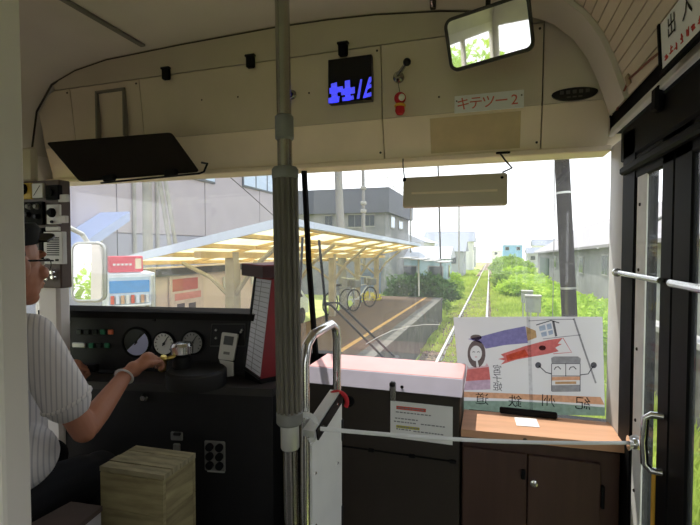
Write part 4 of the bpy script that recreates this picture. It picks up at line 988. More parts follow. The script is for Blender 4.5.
def pydata(name, vv, ff, m, label=None, cat=None, kind=None, parent=None, smooth=False):
    c = (vv.min(0)+vv.max(0))/2; me = bpy.data.meshes.new(name)
    nf, k = ff.shape; me.vertices.add(len(vv)); me.vertices.foreach_set('co', (vv-c).astype('f').ravel())
    me.loops.add(nf*k); me.loops.foreach_set('vertex_index', ff.ravel().astype('i')); me.polygons.add(nf)
    me.polygons.foreach_set('loop_start', np.arange(0, nf*k, k, dtype='i')); me.polygons.foreach_set('loop_total', np.full(nf, k, dtype='i'))
    me.update(calc_edges=True); me.materials.append(m); o = link(name, me, V([float(x) for x in c]), parent); return tag(o, label, cat, None, kind)
# loose stones between and beside the rails
n = 9000; sx = rng.uniform(TX-1.0, TX+1.0, n); sy = 3+27*rng.random(n)**1.5; r_ = rng.uniform(.018, .045, n); szz = -.93-.0202*sy-.125
octv = np.array([(1, 0, 0), (-1, 0, 0), (0, 1, 0), (0, -1, 0), (0, 0, 1), (0, 0, -1)], float); octf = np.array([(0, 2, 4), (2, 1, 4), (1, 3, 4), (3, 0, 4), (2, 0, 5), (1, 2, 5), (3, 1, 5), (0, 3, 5)])
vv = (octv[None]*(.7+.6*rng.random((n, 6, 1))))*r_[:, None, None]*np.array([1, 1, .7])+np.stack([sx, sy, szz], 1)[:, None]
ff = (octf[None]+6*np.arange(n)[:, None, None]).reshape(-1, 3); pydata('ballast_stones', vv.reshape(-1, 3), ff, M_stone, kind='stuff', parent=t)
def blades(name, regs, m, label):
    V_, n0 = [], 0
    for x0_, x1_, y0_, y1_, h0_, h1_, n, base in regs:
        x = rng.uniform(x0_, x1_, n); y = y0_+(y1_-y0_)*rng.random(n)**1.7; h = rng.uniform(h0_, h1_, n)*(.6+.7*(np.sin(x*2.1+y*.7)*np.cos(y*.9-x)*.5+.5)); a = rng.uniform(0, 2*PI, n); wd = (.008+.0022*np.abs(y))*rng.uniform(.7, 1.3, n)
        z = -.93-.0202*y+base; lx, ly = np.cos(a), np.sin(a); ln = rng.uniform(.1, .6, n)*h; b2 = rng.uniform(0, 2*PI, n)
        P0 = np.stack([x-lx*wd, y-ly*wd, z], 1); P1 = np.stack([x+lx*wd, y+ly*wd, z], 1); P2 = np.stack([x+np.cos(b2)*ln, y+np.sin(b2)*ln, z+h], 1)
        V_.append(np.stack([P0, P1, P2], 1).reshape(-1, 3))
    vv = np.concatenate(V_); return pydata(name, vv, np.arange(len(vv)).reshape(-1, 3), m, label, 'grass', 'stuff')
blades('grass', [(.6, 5, 5, 75, .12, .42, 52000, -.2), (-7, -1.9, 18.6, 90, .12, .42, 30000, -.2), (-1.75, -1.25, 12, 60, .05, .2, 3600, -.16), (-1.72, -1.3, 3, 14, .04, .12, 700, -.2), (TX-.46, TX+.46, 5, 90, .03, .13, 8000, -.13), (.1, .7, 4, 60, .05, .22, 5200, -.16), (.7, 2.6, -3, 6, .06, .2, 6000, -.2)], M_grass, 'sunlit green grass growing over the verges and between the rails')

# ------------------------------------------------------------------ leafy plants
M_leafd = sheet('leaf_dark', S(86, 120, 62), .3, var=.2, scale=2, c2=S(54, 84, 42))
M_leafb = sheet('leaf_bright', S(204, 226, 96), .5, var=.2, scale=2, c2=S(150, 188, 66))
M_leafy = sheet('leaf_mid', S(164, 190, 92), .45, var=.2, scale=2, c2=S(118, 150, 66))
M_flower = sheet('yellow_flower', S(236, 222, 60), .4, var=.1)
M_stem = mat('stem_brown', S(96, 82, 60), .9)
def foliage(c, rad, n, lf, m, parent, name='foliage'):
    d = rng.normal(size=(n, 3)); d /= np.linalg.norm(d, axis=1)[:, None]; rr = (.45+.55*rng.random(n)**.5)[:, None]
    lump = 1+.22*np.sin(d[:, :1]*5+c[0]*3)*np.cos(d[:, 1:2]*4+c[1])+.12*np.sin(d[:, 2:]*9+c[0])
    P = np.array(c)+d*rr*lump*np.array(rad); u = rng.normal(size=(n, 3)); u /= np.linalg.norm(u, axis=1)[:, None]; v = np.cross(u, d+rng.normal(size=(n, 3))*.5); v /= np.linalg.norm(v, axis=1)[:, None]+1e-6
    s_ = (lf*rng.uniform(.6, 1.3, n))[:, None]
    q = np.stack([P-u*s_, P-v*s_*.45, P+u*s_, P+v*s_*.45], 1).reshape(-1, 3)
    o = pydata(name, q, np.arange(4*n).reshape(-1, 4), m, None, None, 'stuff', parent); return o
def bush(name, x, y, h, r, n, lf, m, label, group, base=-.2, cat='bush'):
    t = thing(name, label, cat, (x, y, gz(y, base)), group)
    foliage((x, y, gz(y, base)+h*.52), (r, r, h*.52), n, lf, m, t)
    b = MB()
    for k in range(4): a = k*1.7; b.tube([(x+.05*math.cos(a), y+.05*math.sin(a), gz(y, base)-.02), (x+r*.4*math.cos(a), y+r*.4*math.sin(a), gz(y, base)+h*.6)], [.02, .008], 6)
    b.build('stem', M_stem, t); return t
# hedge in front of the grey shed
protoH = None
HL = ['bright green hedge bush along the grey shed, %s' % o_ for o_ in ['nearest to the car']+['%s from the near end of the row' % w_ for w_ in 'second third fourth fifth sixth seventh eighth ninth tenth eleventh twelfth thirteenth fourteenth'.split()]+['farthest of the row']]
for k in range(15):
    y = 12+1.7*k+.03*k*k; x = 2.95+random.uniform(-.2, .25)
    if k % 3 == 0 or protoH is None: protoH = bush('hedge_bush', x, y, 1.25, .95, 1500, .065+.0022*y, M_leafb, HL[k], 'hedge bushes along the grey shed')
    else: dup(protoH, (x, y, gz(y, -.2)), random.uniform(0, 6), label=HL[k], scale=(1, 1, random.uniform(.85, 1.12)))
VB = [(1.9, 30, 1.25, 1.4), (1.7, 38, 1.5, 1.5), (2.7, 33, 1.5, 1.4), (2.0, 47, 1.9, 1.8), (2.6, 42, 1.8, 1.6), (1.9, 60, 2.4, 2.0), (3.0, 53, 2.4, 2.0), (3.2, 78, 3.0, 2.4)]
VL = ['bright green verge bush nearest to the car, right of the track', 'second bush along the right rail, mid green', 'bright verge bush tucked between the nearest bush and the shed', 'fourth bush along the right rail, mid green', 'bright verge bush in front of the far end of the grey shed', 'fifth bush along the right rail, before the light blue house', 'mid green bush just beyond the end of the grey shed', 'farthest tall bush in front of the light blue house']
for i, (x, y, h, r) in enumerate(VB):
    bush('verge_bush', x, y, h, r, 1700, .10+.002*y, M_leafb if i in (0, 2, 4) else M_leafy, VL[i], 'bushes on the right verge')
for i, (x, y, h, r) in enumerate([(-2.3, 21, .75, .55), (-2.7, 23.5, .9, .7), (-2.2, 27, .8, .7), (-3.2, 26, 1.1, .9), (-2.6, 33, 1.0, .9), (-3.3, 40, 1.3, 1.1)]):
    bush('weed_clump', x, y, h, r, 900, .06+.0022*y, M_leafb if i % 2 else M_leafy, ['mid green weed clump just beyond the platform corner', 'bright weed clump second beyond the platform corner', 'low mid green weed clump closest to the left rail', 'bright weed clump behind the low clump, by the dark shrubs', 'mid green weed clump in front of the blue hut', 'farthest bright weed clump beside the blue hut'][i], 'weed clumps beyond the platform', cat='weeds')
for i, (px, Y, h, r, lb) in enumerate([(405, 20.5, 1.7, 1.0, 'dark green shrub by the blue fence beyond the platform, left'), (424, 20.8, 1.8, 1.0, 'dark green shrub behind the small shelter post, middle'), (440, 22.5, 1.45, .8, 'dark green shrub at the platform corner, right')]):
    p = at(px, 285, Y=Y); bush('shrub', p.x, Y, h, r, 1800, .11, M_leafd, lb, 'dark shrubs beyond the platform', base=-.1)

bush('hedge_bush', -5.6, -5.5, 3.2, 1.6, 1500, .12, M_leafy, 'large green bush behind the car on the left, seen in the side mirror', None)
bush('hedge_bush', -3.9, -9, 2.6, 1.3, 1300, .12, M_leafb, 'smaller bright bush behind the car on the left, seen in the side mirror', None)
# ================================================================== PLATFORM
pf = holder('platform', (-3, 9.5, gz(9.5)))
PX0, PX1, PY0, PY1 = -4.3, -1.75, -3, 17.9
slab(MB(), PX0, PX1-.32, PY0, PY1, -.2, .80).build('deck', M_asph, pf, 0)
slab(MB(), PX1-.32, PX1-.02, PY0, PY1, -.2, .70).build('side_wall', M_conc, pf, 0)
for k in range(21): 
    y = PY0+(PY1-PY0)*k/21; slab(MB(), PX1-.33, PX1+.0, y+.006, y+(PY1-PY0)/21-.006, .70, .80+random.uniform(-.004, .004)).build('coping_stone', M_conc, pf, 0)
slab(MB(), -2.46, -2.36, PY0, PY1, .80, .8015).build('painted_line', mat('worn_yellow_line', S(190, 148, 84), .9, var=.2, scale=6), pf, 0)

# ------------------------------------------------------------------ canopy
M_roof = sheet('yellow_roof_sheet', S(254, 247, 214), .78, .10, var=.08, scale=1.2)
M_timber = mat('old_timber', S(214, 182, 126), .8, var=.15, scale=5)
M_postw = mat('grey_timber', S(168, 156, 134), .85, var=.15, scale=5)
M_blueedge = mat('pale_blue_flashing', S(214, 222, 236), .6, var=.03)
t = thing('platform_canopy', 'timber platform canopy with translucent yellow roof sheets', 'canopy', (-4, 11.5, gz(11.5, .8)))
CX0, CX1, CY0, CY1 = -5.5, -2.6, 5.5, 17.4; CH0, CH1 = 2.28, 2.87
def cz(x, y): return gz(y, CH0+(CH1-CH0)*(x-CX0)/(CX1-CX0))
def cslab(x0_, x1_, y0_, y1_, d0, d1): return MB().hexa([V((x, y, cz(x, y)+d0)) for x, y in ((x0_, y0_), (x1_, y0_), (x1_, y1_), (x0_, y1_))]+[V((x, y, cz(x, y)+d1)) for x, y in ((x0_, y0_), (x1_, y0_), (x1_, y1_), (x0_, y1_))])
NR = 7
for k in range(NR):
    y0_, y1_ = CY0+(CY1-CY0)*k/NR, CY0+(CY1-CY0)*(k+1)/NR
    for j in range(3):
        x0_, x1_ = CX0+(CX1-CX0)*j/3, CX0+(CX1-CX0)*(j+1)/3
        cslab(x0_+.004, x1_+.03, y0_+.004, y1_+.03, .02+.004*((j+k) % 2), .024+.004*((j+k) % 2)).build('roof_sheet', M_roof, t, 0)
for k in range(NR+1):
    y = CY0+(CY1-CY0)*k/NR; cslab(CX0, CX1, y-.03, y+.03, -.035, .016).build('rafter', M_timber, t, 0)
for j in range(5):
    x = CX0+.1+(CX1-CX0-.2)*j/4; cslab(x-.025, x+.025, CY0, CY1, -.045, .018).build('purlin', M_timber, t, 0)
cslab(CX1, CX1+.05, CY0-.05, CY1+.05, -.05, .05).build('eave_gutter', M_blueedge, t, 0)
cslab(CX0-.1, CX1+.05, CY0-.07, CY0-.035, -.05, .075).build('end_fascia', M_blueedge, t, 0)
for y in (6.4, 8.8, 11.3, 13.7, 16.2):
    MB().span((-4.12, y-.08, gz(y, .78)), (-3.96, y+.08, cz(-4.04, y)-.1)).build('post', M_postw, t, 0)
    z = gz(y, .8)
    MB().tube([(-4.0, y, z+.95), (-3.65, y, z+1.42), (-3.1, y, cz(-3.1, y)-.10)], .04, 6).build('brace', M_postw, t, 0)
    MB().tube([(-4.1, y, z+.95), (-4.45, y, z+1.25), (-5.0, y, cz(-5.0, y)-.10)], .035, 6).build('brace', M_postw, t, 0)
MB().hexa([V((x, y, cz(-4.04, y)+d)) for d in (-.2, -.1) for x, y in ((-4.1, CY0), (-3.98, CY0), (-3.98, CY1), (-4.1, CY1))]).build('beam', M_timber, t, 0)

# station wall with posters
M_pinkw = mat('pinkish_render', S(236, 216, 206), .85, var=.05, scale=2)
t = thing('station_building', 'low station building with pinkish wall under the canopy', 'building', (-5.2, 8, gz(8, .6)))
z_ = gz(8, .7)
MB().span((-5.3, 5.6, z_-.1), (-5.15, 10.6, 1.16)).build('wall', M_pinkw, t)
MB().span((-5.13, 5.6, 1.02), (-5.07, 10.6, 1.14)).build('lintel', M_seam, t)
for y in (5.7, 8.2, 10.5): MB().span((-5.14, y-.07, z_), (-5.02, y+.07, 1.16)).build('pilaster', M_postw, t)
for y in (7.9, 9.0): MB().span((-5.14, y-.1, .66), (-5.11, y+.1, .9)).build('notice_panel', M_white, t)
MB().span((-5.14, 9.2, z_), (-5.10, 10.1, 1.0)).build('door', M_lconc, t)
# posters
t = thing('wall_poster', 'red and pink photo poster on the station wall', 'poster', (-5.1, 6.3, .2))
MB().span((-5.13, 6.2, -.15), (-5.10, 7.1, 1.0)).build('sheet', mat('poster_pale', S(226, 206, 200), .7), t)
for (a, c_, d, e_, m) in ((6.0, 6.62, .74, .95, mat('poster_red', S(196, 92, 84), .7)), (6.05, 6.7, .58, .70, mat('poster_rose', S(226, 150, 146), .7)), (6.1, 6.28, .06, .52, mat('poster_plum', S(96, 84, 96), .7)), (6.38, 6.56, .04, .5, mat('poster_dark', S(84, 72, 80), .7)), (6.08, 6.68, -.1, .02, M_white)):
    MB().span((-5.10, 6.2+(a-5.95)*1.1, d), (-5.097, 6.2+(c_-5.95)*1.1, e_)).build('printed_patch', m, t)
# vending machine
t = thing('vending_machine', 'white drink vending machine with red sign box on top', 'machine', (-4.45, 4.62, gz(4.62, .8)))
vr = Euler((0, 0, math.radians(52))).to_matrix()
def VM(a, n, z): return V((-4.45, 4.62, 0))+vr @ V((a, -n, 0))+V((0, 0, z))
def vbox(a0, a1, n0_, n1_, z0_, z1_, nm, m):
    return MB().box(VM((a0+a1)/2, (n0_+n1_)/2, (z0_+z1_)/2), (abs(a1-a0), abs(n1_-n0_), abs(z1_-z0_)), vr, .006).build(nm, m, t)
zb_ = gz(4.75, .8)
vbox(-.27, .27, -.3, .28, zb_, 1.17, 'body', mat('machine_white', S(222, 226, 232), .5))
vbox(-.25, .20, .28, .285, .62, 1.12, 'window', mat('display_pale', S(188, 206, 220), .3))
vbox(-.25, .20, .285, .29, .93, 1.08, 'blue_panel', mat('display_blue', S(66, 146, 214), .4))
for k in range(8): MB().lathe([(.021, 0), (.021, .10)], VM(-.22+.056*k, .31, .80), (0, 0, 1), 10).build('can', (M_red, M_blueedge, M_orange, M_white)[k % 4], t)
for k in range(8): MB().lathe([(.021, 0), (.021, .10)], VM(-.22+.056*k, .31, .655), (0, 0, 1), 10).build('can', (M_white, M_orange, M_blueedge, M_brown)[k % 4], t)
vbox(-.26, .21, .27, .34, .76, .785, 'shelf_edge', M_white); vbox(-.26, .21, .27, .34, .60, .645, 'shelf_edge', M_white)
vbox(.22, .26, .27, .30, .2, 1.14, 'side_strip', M_alu); vbox(-.2, .17, .28, .29, -.05, .25, 'hatch', M_grey)
vbox(-.24, .14, .02, .22, 1.18, 1.38, 'red_sign_box', mat('sign_red', S(214, 62, 78), .5))
for k in range(5): vbox(-.20+.045*k, -.168+.045*k, .22, .226, 1.265, 1.29, 'sign_stroke', M_white)
vbox(.05, .12, .22, .226, 1.22, 1.35, 'sign_picture', mat('sign_cream', S(232, 214, 180), .6))

# fence, bicycle, car, flowers, small shelter
M_bluef = mat('blue_grey_fence', S(128, 148, 176), .6)
t = thing('blue_fence', 'blue-grey picket fence beside the dark shrubs', 'fence', (-4.6, 17.2, gz(17, .6)))
for k in range(14):
    y = 15.2+.3*k; MB().span((-4.62, y-.05, gz(y, .5)), (-4.58, y+.05, gz(y, 1.95))).build('picket', M_bluef, t)
for h in (.8, 1.7): MB().hexa([V((x, y, gz(y, h+d))) for d in (0, .08) for x, y in ((-4.66, 15.1), (-4.62, 15.1), (-4.62, 19.2), (-4.66, 19.2))]).build('cross_rail', M_bluef, t)
bush('flower_clump', -4.25, 16.2, .45, .4, 500, .06, M_flower, 'low clump of yellow flowers at the back of the platform', None, base=.62, cat='flowers')
def bike(x, y, lab, rot, m):
    t = thing('bicycle', lab, 'bicycle', (x, y, gz(y, .8)), 'bicycles parked under the canopy'); d = V((math.cos(rot), math.sin(rot), 0)); z = gz(y, .8); o = V((x, y, z))
    def Q(a, h): return o+d*a+V((0, 0, h))
    s_ = d.cross(V((0, 0, 1)))
    for a in (-.52, .52):
        wh = MB().tube([Q(a, .33)+d*.31*math.cos(k)+V((0, 0, .31*math.sin(k))) for k in np.linspace(0, 2*PI, 22, endpoint=False)], .02, 6, closed=True).build('wheel', M_rubber, t)
        b = MB()
        for k in range(8): an = k*PI/8; e_ = d*.3*math.cos(an)+V((0, 0, .3*math.sin(an))); b.tube([Q(a, .33)-e_, Q(a, .33)+e_], .004, 4)
        tag(b.build('spoke', M_alu, wh), kind='stuff')
    b = MB()
    for p_, q_ in (((-.52, .33), (-.05, .3)), ((-.05, .3), (.38, .68)), ((-.05, .3), (-.2, .78)), ((-.52, .33), (-.2, .72)), ((-.18, .72), (.36, .74)), ((.52, .33), (.34, .95))): b.tube([Q(*p_), Q(*q_)], .018, 6)
    b.build('frame', m, t); MB().box(Q(-.22, .82), (.24, .14, .06), (0, 0, rot), .02).build('saddle', M_rubber, t)
    MB().tube([Q(.26, 1.0)+s_*.25, Q(.34, .97), Q(.26, 1.0)-s_*.25], .014, 6).build('handlebar', M_alu, t); MB().box(Q(.52, .82), (.28, .32, .22), (0, 0, rot), .02).build('basket', M_grey, t)
bike(-3.95, 11.9, 'dark bicycle leaning at the canopy post, nearer one', 1.2, M_grey); bike(-3.85, 13.2, 'silver bicycle parked behind the dark one', 1.1, M_alu)
t = thing('parked_car', 'white parked car behind the canopy posts', 'car', (-7.4, 14, gz(14)))
z = gz(14, -.1); cprof = [(-1.7, .35), (-1.72, .75), (-1.3, .92), (-.75, 1.45), (.75, 1.48), (1.45, .98), (1.75, .85), (1.75, .35)]
MB().prism([V((-8.2, 14+a, z+h)) for a, h in cprof], (1.6, 0, 0)).build('car_body', mat('car_white', S(232, 234, 236), .3), t)
MB().prism([V((-6.598, 14+a, z+h)) for a, h in ((-1.15, .95), (-.7, 1.36), (.68, 1.38), (1.2, 1.0))], (.006, 0, 0)).build('side_window', M_blackm, t)
MB().prism([V((-8.05, 14-1.29, z+.97)), V((-6.75, 14-1.29, z+.97)), V((-6.85, 14-.80, z+1.42)), V((-7.95, 14-.80, z+1.42))], (0, -.02, .01)).build('rear_window', M_blackm, t)
for a in (-1.05, 1.1):
    for x in (-8.2, -6.78): MB().lathe([(.3, 0), (.3, .2)], (x, 14+a, z+.3), (1, 0, 0), 18).build('wheel', M_rubber, t)
p = og(419, 296, .8)
t = thing('small_shelter', 'thin white roof on one slim post at the platform end', 'shelter', (p.x, p.y, gz(p.y, .8)))
MB().tube([p, V((p.x-.03, p.y, gz(p.y, 2.36)))], .035, 8).build('post', M_white, t)
zr = gz(p.y, 2.36)
for k in range(4): MB().hexa([V((p.x-.75+.5*k+dx, p.y+dy, zr+.0+dz-.05*k)) for dz in (0, .03) for dx, dy in ((0, -.7), (.485, -.7), (.485, 1.6), (0, 1.6))]).build('roof_sheet', M_lconc, t)

# ================================================================== BUILDINGS
M_clad = mat('pale_grey_cladding', S(176, 168, 174), .7, var=.04, scale=1.5)
M_clad2 = mat('grey_cladding_low', S(160, 160, 174), .7, var=.05, scale=1.5)
M_bglass = mat('window_blue', S(186, 204, 226), .15, var=.04); M_dglass = mat('window_dark', S(72, 78, 84), .15)
M_dframe = mat('window_frame_dark', S(96, 100, 108), .5)
t = thing('clad_building', 'tall pale grey clad building rising behind the station', 'building', (-10, 11, gz(11, -.2)))
BX = -9.0
MB().span((-16, -2, gz(0, -.6)), (BX-.06, 20, 9)).build('core', M_clad2, t)
for k in range(12):
    y0_ = -2+22*k/12; y1_ = -2+22*(k+1)/12
    for z0_, z1_, m in ((gz(8, -.4), 1.85, M_clad2), (1.88, 4.4, M_clad), (4.43, 9, M_clad)): MB().span((BX-.06, y0_+.012, z0_), (BX+(.0 if k % 2 else .015), y1_-.012, z1_)).build('wall_panel', m, t)
for (pa_, pb2) in (((178, 176), (214, 183)), ((242, 186), (276, 195)), ):
    a_ = at(*pa_, X=BX); c_ = at(*pb2, X=BX); zz = min(a_.z, c_.z)-.0
    f = MB().span((BX-.02, a_.y, zz), (BX+.06, c_.y, zz+1.5), .01).build('window', M_dframe, t)
    n = 3
    for k in range(n):
        y0_ = a_.y+(c_.y-a_.y)*k/n; y1_ = a_.y+(c_.y-a_.y)*(k+1)/n; MB().span((BX+.055, y0_+.05, zz+.07), (BX+.075, y1_-.05, zz+1.43)).build('pane', M_bglass, f)
for px in (133, 156): 
    a_ = at(px, 240, X=BX); MB().tube([(BX+.06, a_.y, .2), (BX+.06, a_.y, 8)], .05, 8).build('downpipe', M_lconc, t)
a_, c_ = at(60, 246, X=-8.6), at(113, 212, X=-8.6)
t = thing('sloping_awning', 'pale blue sloping awning against the clad building', 'awning', (a_+c_)/2)
MB().hexa([a_+V((-.38, 0, -.22)), a_+V((.5, 0, -.22)), c_+V((.5, 0, -.22)), c_+V((-.38, 0, -.22)), a_+V((-.38, 0, 0)), a_+V((.5, 0, 0)), c_+V((.5, 0, 0)), c_+V((-.38, 0, 0))]).build('awning_sheet', mat('awning_blue', S(168, 182, 216), .6), t)
for p in (a_, c_): MB().tube([p+V((-.3, 0, -.1)), p+V((-.38, 0, -.8))], .03, 6).build('strut', M_alu, t)

# office with flat roof
t = thing('office_building', 'two-storey grey concrete office with flat roof', 'building', (-10, 32, gz(30, -.2)))
oc = at(389, 187, Y=28); OX, OZ = oc.x, oc.z; M_off = mat('office_concrete', S(150, 148, 146), .85, scale=1.2, c2=S(118, 120, 124))
MB().span((OX-10, 28.3, gz(28, -.6)), (OX-.3, 37, OZ-1.5)).build('wall', M_off, t)
MB().span((OX-10.2, 28, OZ-1.6), (OX, 37.3, OZ)).build('roof_slab', mat('slab_grey', S(100, 102, 112), .8, var=.08, scale=2), t)
def owin(pa_, pb2, face):
    if face == 'f':
        a_, c_ = at(*pa_, Y=28.3), at(*pb2, Y=28.3); f = MB().span((a_.x, 28.24, c_.z), (c_.x, 28.32, a_.z)).build('window', M_lconc, t); w_ = (c_.x-a_.x)
        for k in range(2): MB().span((a_.x+w_*(.03+.49*k), 28.225, c_.z+.08), (a_.x+w_*(.48+.49*k), 28.25, a_.z-.08)).build('pane', M_dglass, f)
    else:
        a_, c_ = at(*pa_, X=OX-.3), at(*pb2, X=OX-.3); f = MB().span((OX-.32, a_.y, c_.z), (OX-.24, c_.y, a_.z)).build('window', M_lconc, t)
        MB().span((OX-.25, a_.y+.1, c_.z+.08), (OX-.225, c_.y-.1, a_.z-.08)).build('pane', M_bglass, f)
owin((325, 215), (333, 228), 'f'); owin((348, 214), (362, 228), 'f'); owin((365, 214), (375, 227), 'f'); owin((390, 215), (394, 229), 'r'); owin((398, 220), (402, 230), 'r')
for h in (.35, .7): MB().tube([(OX-.2, 28.3, OZ+h), (OX-.2, 37, OZ+h)], .03, 6).build('roof_railing', M_white, t)
for y in (28.3, 30.5, 32.7, 34.9, 37): MB().tube([(OX-.2, y, OZ), (OX-.2, y, OZ+.7)], .03, 6).build('railing_post', M_white, t)
MB().tube([(OX+.05, 36, gz(36)), (OX+.05, 36, OZ)], .06, 8).build('downpipe', M_lconc, t)

# long grey shed on the right
M_shed = mat('shed_wall', S(150, 150, 148), .85, scale=1.2, c2=S(130, 130, 128)); M_sroof = mat('shed_roof', S(150, 146, 147), .75, var=.06, scale=2)
t = thing('long_shed', 'long grey shed with grey roof beyond the green hedge', 'building', (6, 27, gz(27, -.2)))
SX0 = 4.6; SH = 2.85
slab(MB(), SX0, SX0+6, -8, 48, -.6, SH).build('wall', M_shed, t, 0)
def rf(x0_, h0_, x1_, h1_, y0_, y1_): return MB().hexa([V((x, y, gz(y, h))) for dh_ in (0, .12) for x, y, h in ((x0_, y0_, h0_+dh_), (x1_, y0_, h1_+dh_), (x1_, y1_, h1_+dh_), (x0_, y1_, h0_+dh_))])
for k in range(8):
    y0_, y1_ = -8.3+7.075*k+.01, -8.3+7.075*(k+1)-.01; rf(SX0-.35, SH-.02, SX0+3, SH+2.1, y0_, y1_).build('roof_panel', M_sroof, t, 0); rf(SX0+3, SH+2.1, SX0+6.4, SH-.02, y0_, y1_).build('roof_panel', M_sroof, t, 0)
MB().prism([V((SX0, 48, gz(48, SH))), V((SX0+6, 48, gz(48, SH))), V((SX0+3, 48, gz(48, SH+2.0)))], (0, -.1, 0)).build('gable', M_shed, t)
for px, py in ((582, 265), (606, 265), (556, 262)):
    p = at(px, py, X=SX0); f = MB().span((SX0-.05, p.y-.55, p.z-.45), (SX0+.02, p.y+.55, p.z+.45)).build('window', M_lconc, t)
    for k in (-1, 1): MB().span((SX0-.06, p.y+k*.27-.22, p.z-.38), (SX0-.045, p.y+k*.27+.22, p.z+.38)).build('pane', M_dglass, f)
for y in (4.5,): 
    z = gz(y, 1.7); f = MB().span((SX0-.05, y-.7, z-.5), (SX0+.02, y+.7, z+.5)).build('window', M_lconc, t); MB().span((SX0-.06, y-.6, z-.4), (SX0-.045, y+.6, z+.4)).build('pane', M_dglass, f)
a_, c_ = at(541, 253, X=SX0), at(549, 277, X=SX0); MB().span((SX0-.06, min(a_.y, c_.y), gz(a_.y, 0)), (SX0, max(a_.y, c_.y), gz(a_.y, 2.5))).build('green_door', mat('door_green', S(60, 84, 72), .6), t)

t = thing('retaining_wall', 'low weathered concrete wall outside the folding door', 'wall', (2.9, 4, gz(4, -.2)))
for k in range(8): slab(MB(), 2.8, 3.0, -5+1.9*k+.006, -5+1.9*(k+1)-.006, -.3, 1.15).build('concrete_panel', M_conc, t, 0)
slab(MB(), 2.76, 3.04, -5, 10.2, 1.15, 1.24).build('cap', M_lconc, t, 0)
# houses along the line
def house(x, y, w_, d_, h, rh, wc, rc, lab, ridge='x'):
    t = thing('house', lab, 'house', (x, y, gz(y, -.2))); z = gz(y, -.6); z1_ = gz(y, h)
    MB().span((x-w_/2, y-d_/2, z), (x+w_/2, y+d_/2, z1_)).build('wall', wc, t)
    o_ = .35
    if ridge == 'x': P = [V((x-w_/2-o_, y-d_/2-o_, z1_-.05)), V((x-w_/2-o_, y+d_/2+o_, z1_-.05)), V((x-w_/2-o_, y, z1_+rh))]; e_ = V((w_+2*o_, 0, 0))
    else: P = [V((x-w_/2-o_, y-d_/2-o_, z1_-.05)), V((x+w_/2+o_, y-d_/2-o_, z1_-.05)), V((x, y-d_/2-o_, z1_+rh))]; e_ = V((0, d_+2*o_, 0))
    MB().prism(P, e_).build('roof', rc, t)
    for k in (-.28, .28):
        f = MB().span((x+w_*k-.6, y-d_/2-.05, z1_-1.7), (x+w_*k+.6, y-d_/2+.02, z1_-.6)).build('window', M_lconc, t); MB().span((x+w_*k-.52, y-d_/2-.07, z1_-1.62), (x+w_*k+.52, y-d_/2-.04, z1_-.68)).build('pane', M_dglass, f)
    sgn = 1 if x < 0 else -1; f = MB().span((x+sgn*(w_/2-.02), y-.7, z1_-1.7), (x+sgn*(w_/2+.05), y+.7, z1_-.6)).build('window', M_lconc, t); MB().span((x+sgn*(w_/2+.04), y-.6, z1_-1.62), (x+sgn*(w_/2+.07), y+.6, z1_-.68)).build('pane', M_dglass, f)
    return t
H1 = mat('house_white', S(214, 214, 210), .8, var=.05); H2 = mat('house_blue', S(142, 182, 214), .7, var=.05); H3 = mat('house_grey', S(160, 164, 168), .8, var=.05)
R1 = mat('tile_grey', S(128, 134, 144), .7, var=.08); R2 = mat('tile_pale', S(196, 198, 202), .7, var=.06)
house(-9.2, 45, 7, 8, 3.9, 1.5, H1, R2, 'pale house with light roof right of the office', 'y')
house(-6.2, 62, 6, 8, 3.3, 1.4, H3, R1, 'grey house with slate roof left of the track')
house(-5.0, 37.5, 3.6, 5, 2.4, .9, mat('hut_blue', S(170, 196, 206), .7), R2, 'low pale blue hut beside the left verge')
house(-7.5, 90, 9, 9, 5.5, 2, H1, R1, 'tall white house with grey roof far left of the track')
house(11.5, 120, 5, 7, 3.6, 1.4, H3, R1, 'grey house with slate roof just left of the shed end')
house(-7.2, 130, 7, 9, 5.5, 2, H3, R2, 'far grey house close to the end of the track')
house(7.2, 158, 6, 8, 6.6, 1.0, H2, R2, 'light blue two-storey house right of the track')
house(15.5, 140, 7, 8, 6.0, 1.8, H1, R1, 'white house with grey roof beside the light blue house')
house(5.0, 215, 8, 9, 5.5, 2, H1, R2, 'farthest white house at the right of the track')

# ------------------------------------------------------------------ poles and wires
M_pwood = mat('dark_pole', S(56, 50, 48), .85, var=.12, scale=4); M_pconc = mat('concrete_pole', S(150, 148, 144), .8, var=.06, scale=4)
def pole(px_top, py_top, px_b, py_b, d, r, m, lab, arms=0):
    a_, c_ = dep(px_b, py_b, d), dep(px_top, py_top, d); dd = (c_-a_); k = (gz(a_.y, -.3)-a_.z)/dd.z; foot = a_+dd*k; top = c_+dd*((9-c_.z)/dd.z)
    t = thing('utility_pole', lab, 'pole', foot); MB().tube([foot, foot.lerp(top, .5), top], [r*1.1, r, r*.85], 14).build('shaft', m, t)
    for j in range(arms):
        q = foot.lerp(top, .97-.06*j); MB().box(q, (1.6, .1, .1)).build('cross_arm', M_alu, t)
        for s_ in (-.7, -.3, .3, .7): MB().lathe([(.05, 0), (.06, .08), (.03, .14)], q+V((s_, 0, .05)), (0, 0, 1), 10).build('insulator', M_white, t)
    return t, foot, top
tp, ft, tt = pole(561.5, 151, 569.5, 316, 8.9, .135, M_pwood, 'dark wooden utility pole standing right of the track', 1)
for py, m in ((193, M_white), (288, M_alu)):
    q = dep(561.5+(py-151)*8/165, py, 8.9); MB().lathe([(.145, -.02), (.148, 0), (.145, .02)], q, (tt-ft), 16).build('pole_band', m, tp)
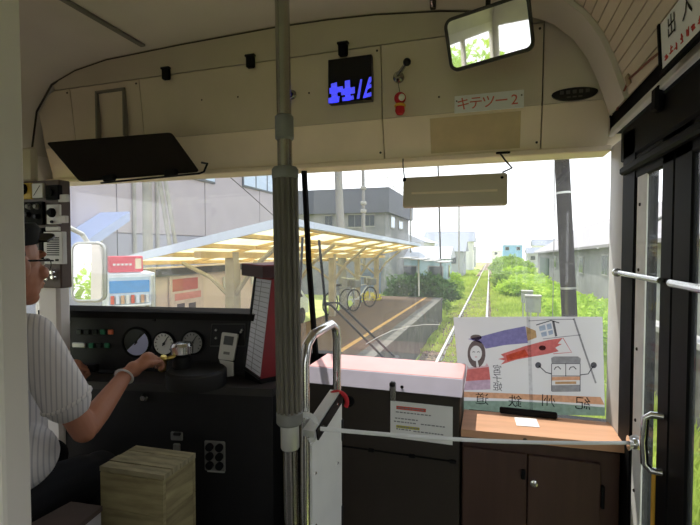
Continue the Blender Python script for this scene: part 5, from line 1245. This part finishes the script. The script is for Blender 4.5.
a_ = dep(553, 150, 9.0); tag(MB().tube([V((a_.x, a_.y, 9)), dep(554, 240, 9.0), V((dep(553, 330, 9).x, a_.y, gz(9, -.2)))], .008, 6).build('guy_wire', M_pconc), 'thin guy wire standing just left of the dark wooden pole', 'wire')
pole(338, 165, 341, 240, 16, .14, M_pconc, 'thick grey pole in front of the office windows, left', 1)
t3, f3, tt3 = pole(363, 165, 364, 245, 18, .065, M_pconc, 'slim pale pole with fittings in front of the office, right')
for py in (188, 203, 211): q = dep(363.5, py, 18); MB().box(q, (.22, .22, .14), bev=.03).build('fitting', M_lconc, t3)
pole(147, 180, 148, 255, 8.6, .085, M_lconc, 'pale pipe pole in front of the clad building')
for k, (x0_, x1_) in enumerate(((161, 170), (167, 176))):
    a_, c_ = dep(x1_, 246, 8.6), dep(x0_, 190, 8.6); dd = c_-a_; tag(MB().tube([a_+dd*((gz(a_.y, .0)-a_.z)/dd.z), c_+dd*1.2], .04, 8).build('stay_pipe', M_lconc), ('left' if k == 0 else 'right')+' one of two leaning stay pipes beside the pale pipe pole', 'pipe', 'leaning stay pipes')
pole(459, 215, 459, 258, 52, .10, M_pconc, 'far pole among the houses left of the track', 1)
pole(440, 238, 441, 275, 30, .055, M_pwood, 'thin dark post beyond the small shelter')
tag(MB().tube([at(210, 160, X=-7), at(245, 190, X=-6.4), at(276, 218, X=-5.9), at(330, 262, X=-5.2)], .012, 5).build('overhead_cable', M_seam), 'thin dark cable slanting down before the clad building', 'cable')
# relay boxes by the track
for px, py, d, s_, lab in ((533, 304, 11.5, .36, 'grey relay box on legs, nearer of the two beside the track'), (527, 297, 13.2, .30, 'grey relay box on legs, farther of the two beside the track')):
    q = dep(px, py, d); t = thing('relay_box', lab, 'box', (q.x, q.y, gz(q.y, -.2)), 'relay boxes beside the track')
    MB().box(q, (s_, .28, s_*1.15), bev=.01).build('box_body', mat('relay_grey', S(150, 154, 150), .6), t); MB().box(q+V((0, 0, s_*.6)), (s_*1.1, .34, .03)).build('lid', M_lconc, t)
    for k in (-1, 1): MB().tube([(q.x+k*s_*.35, q.y, gz(q.y, -.25)), (q.x+k*s_*.35, q.y, q.z-s_*.5)], .025, 8).build('leg', M_alu, t)
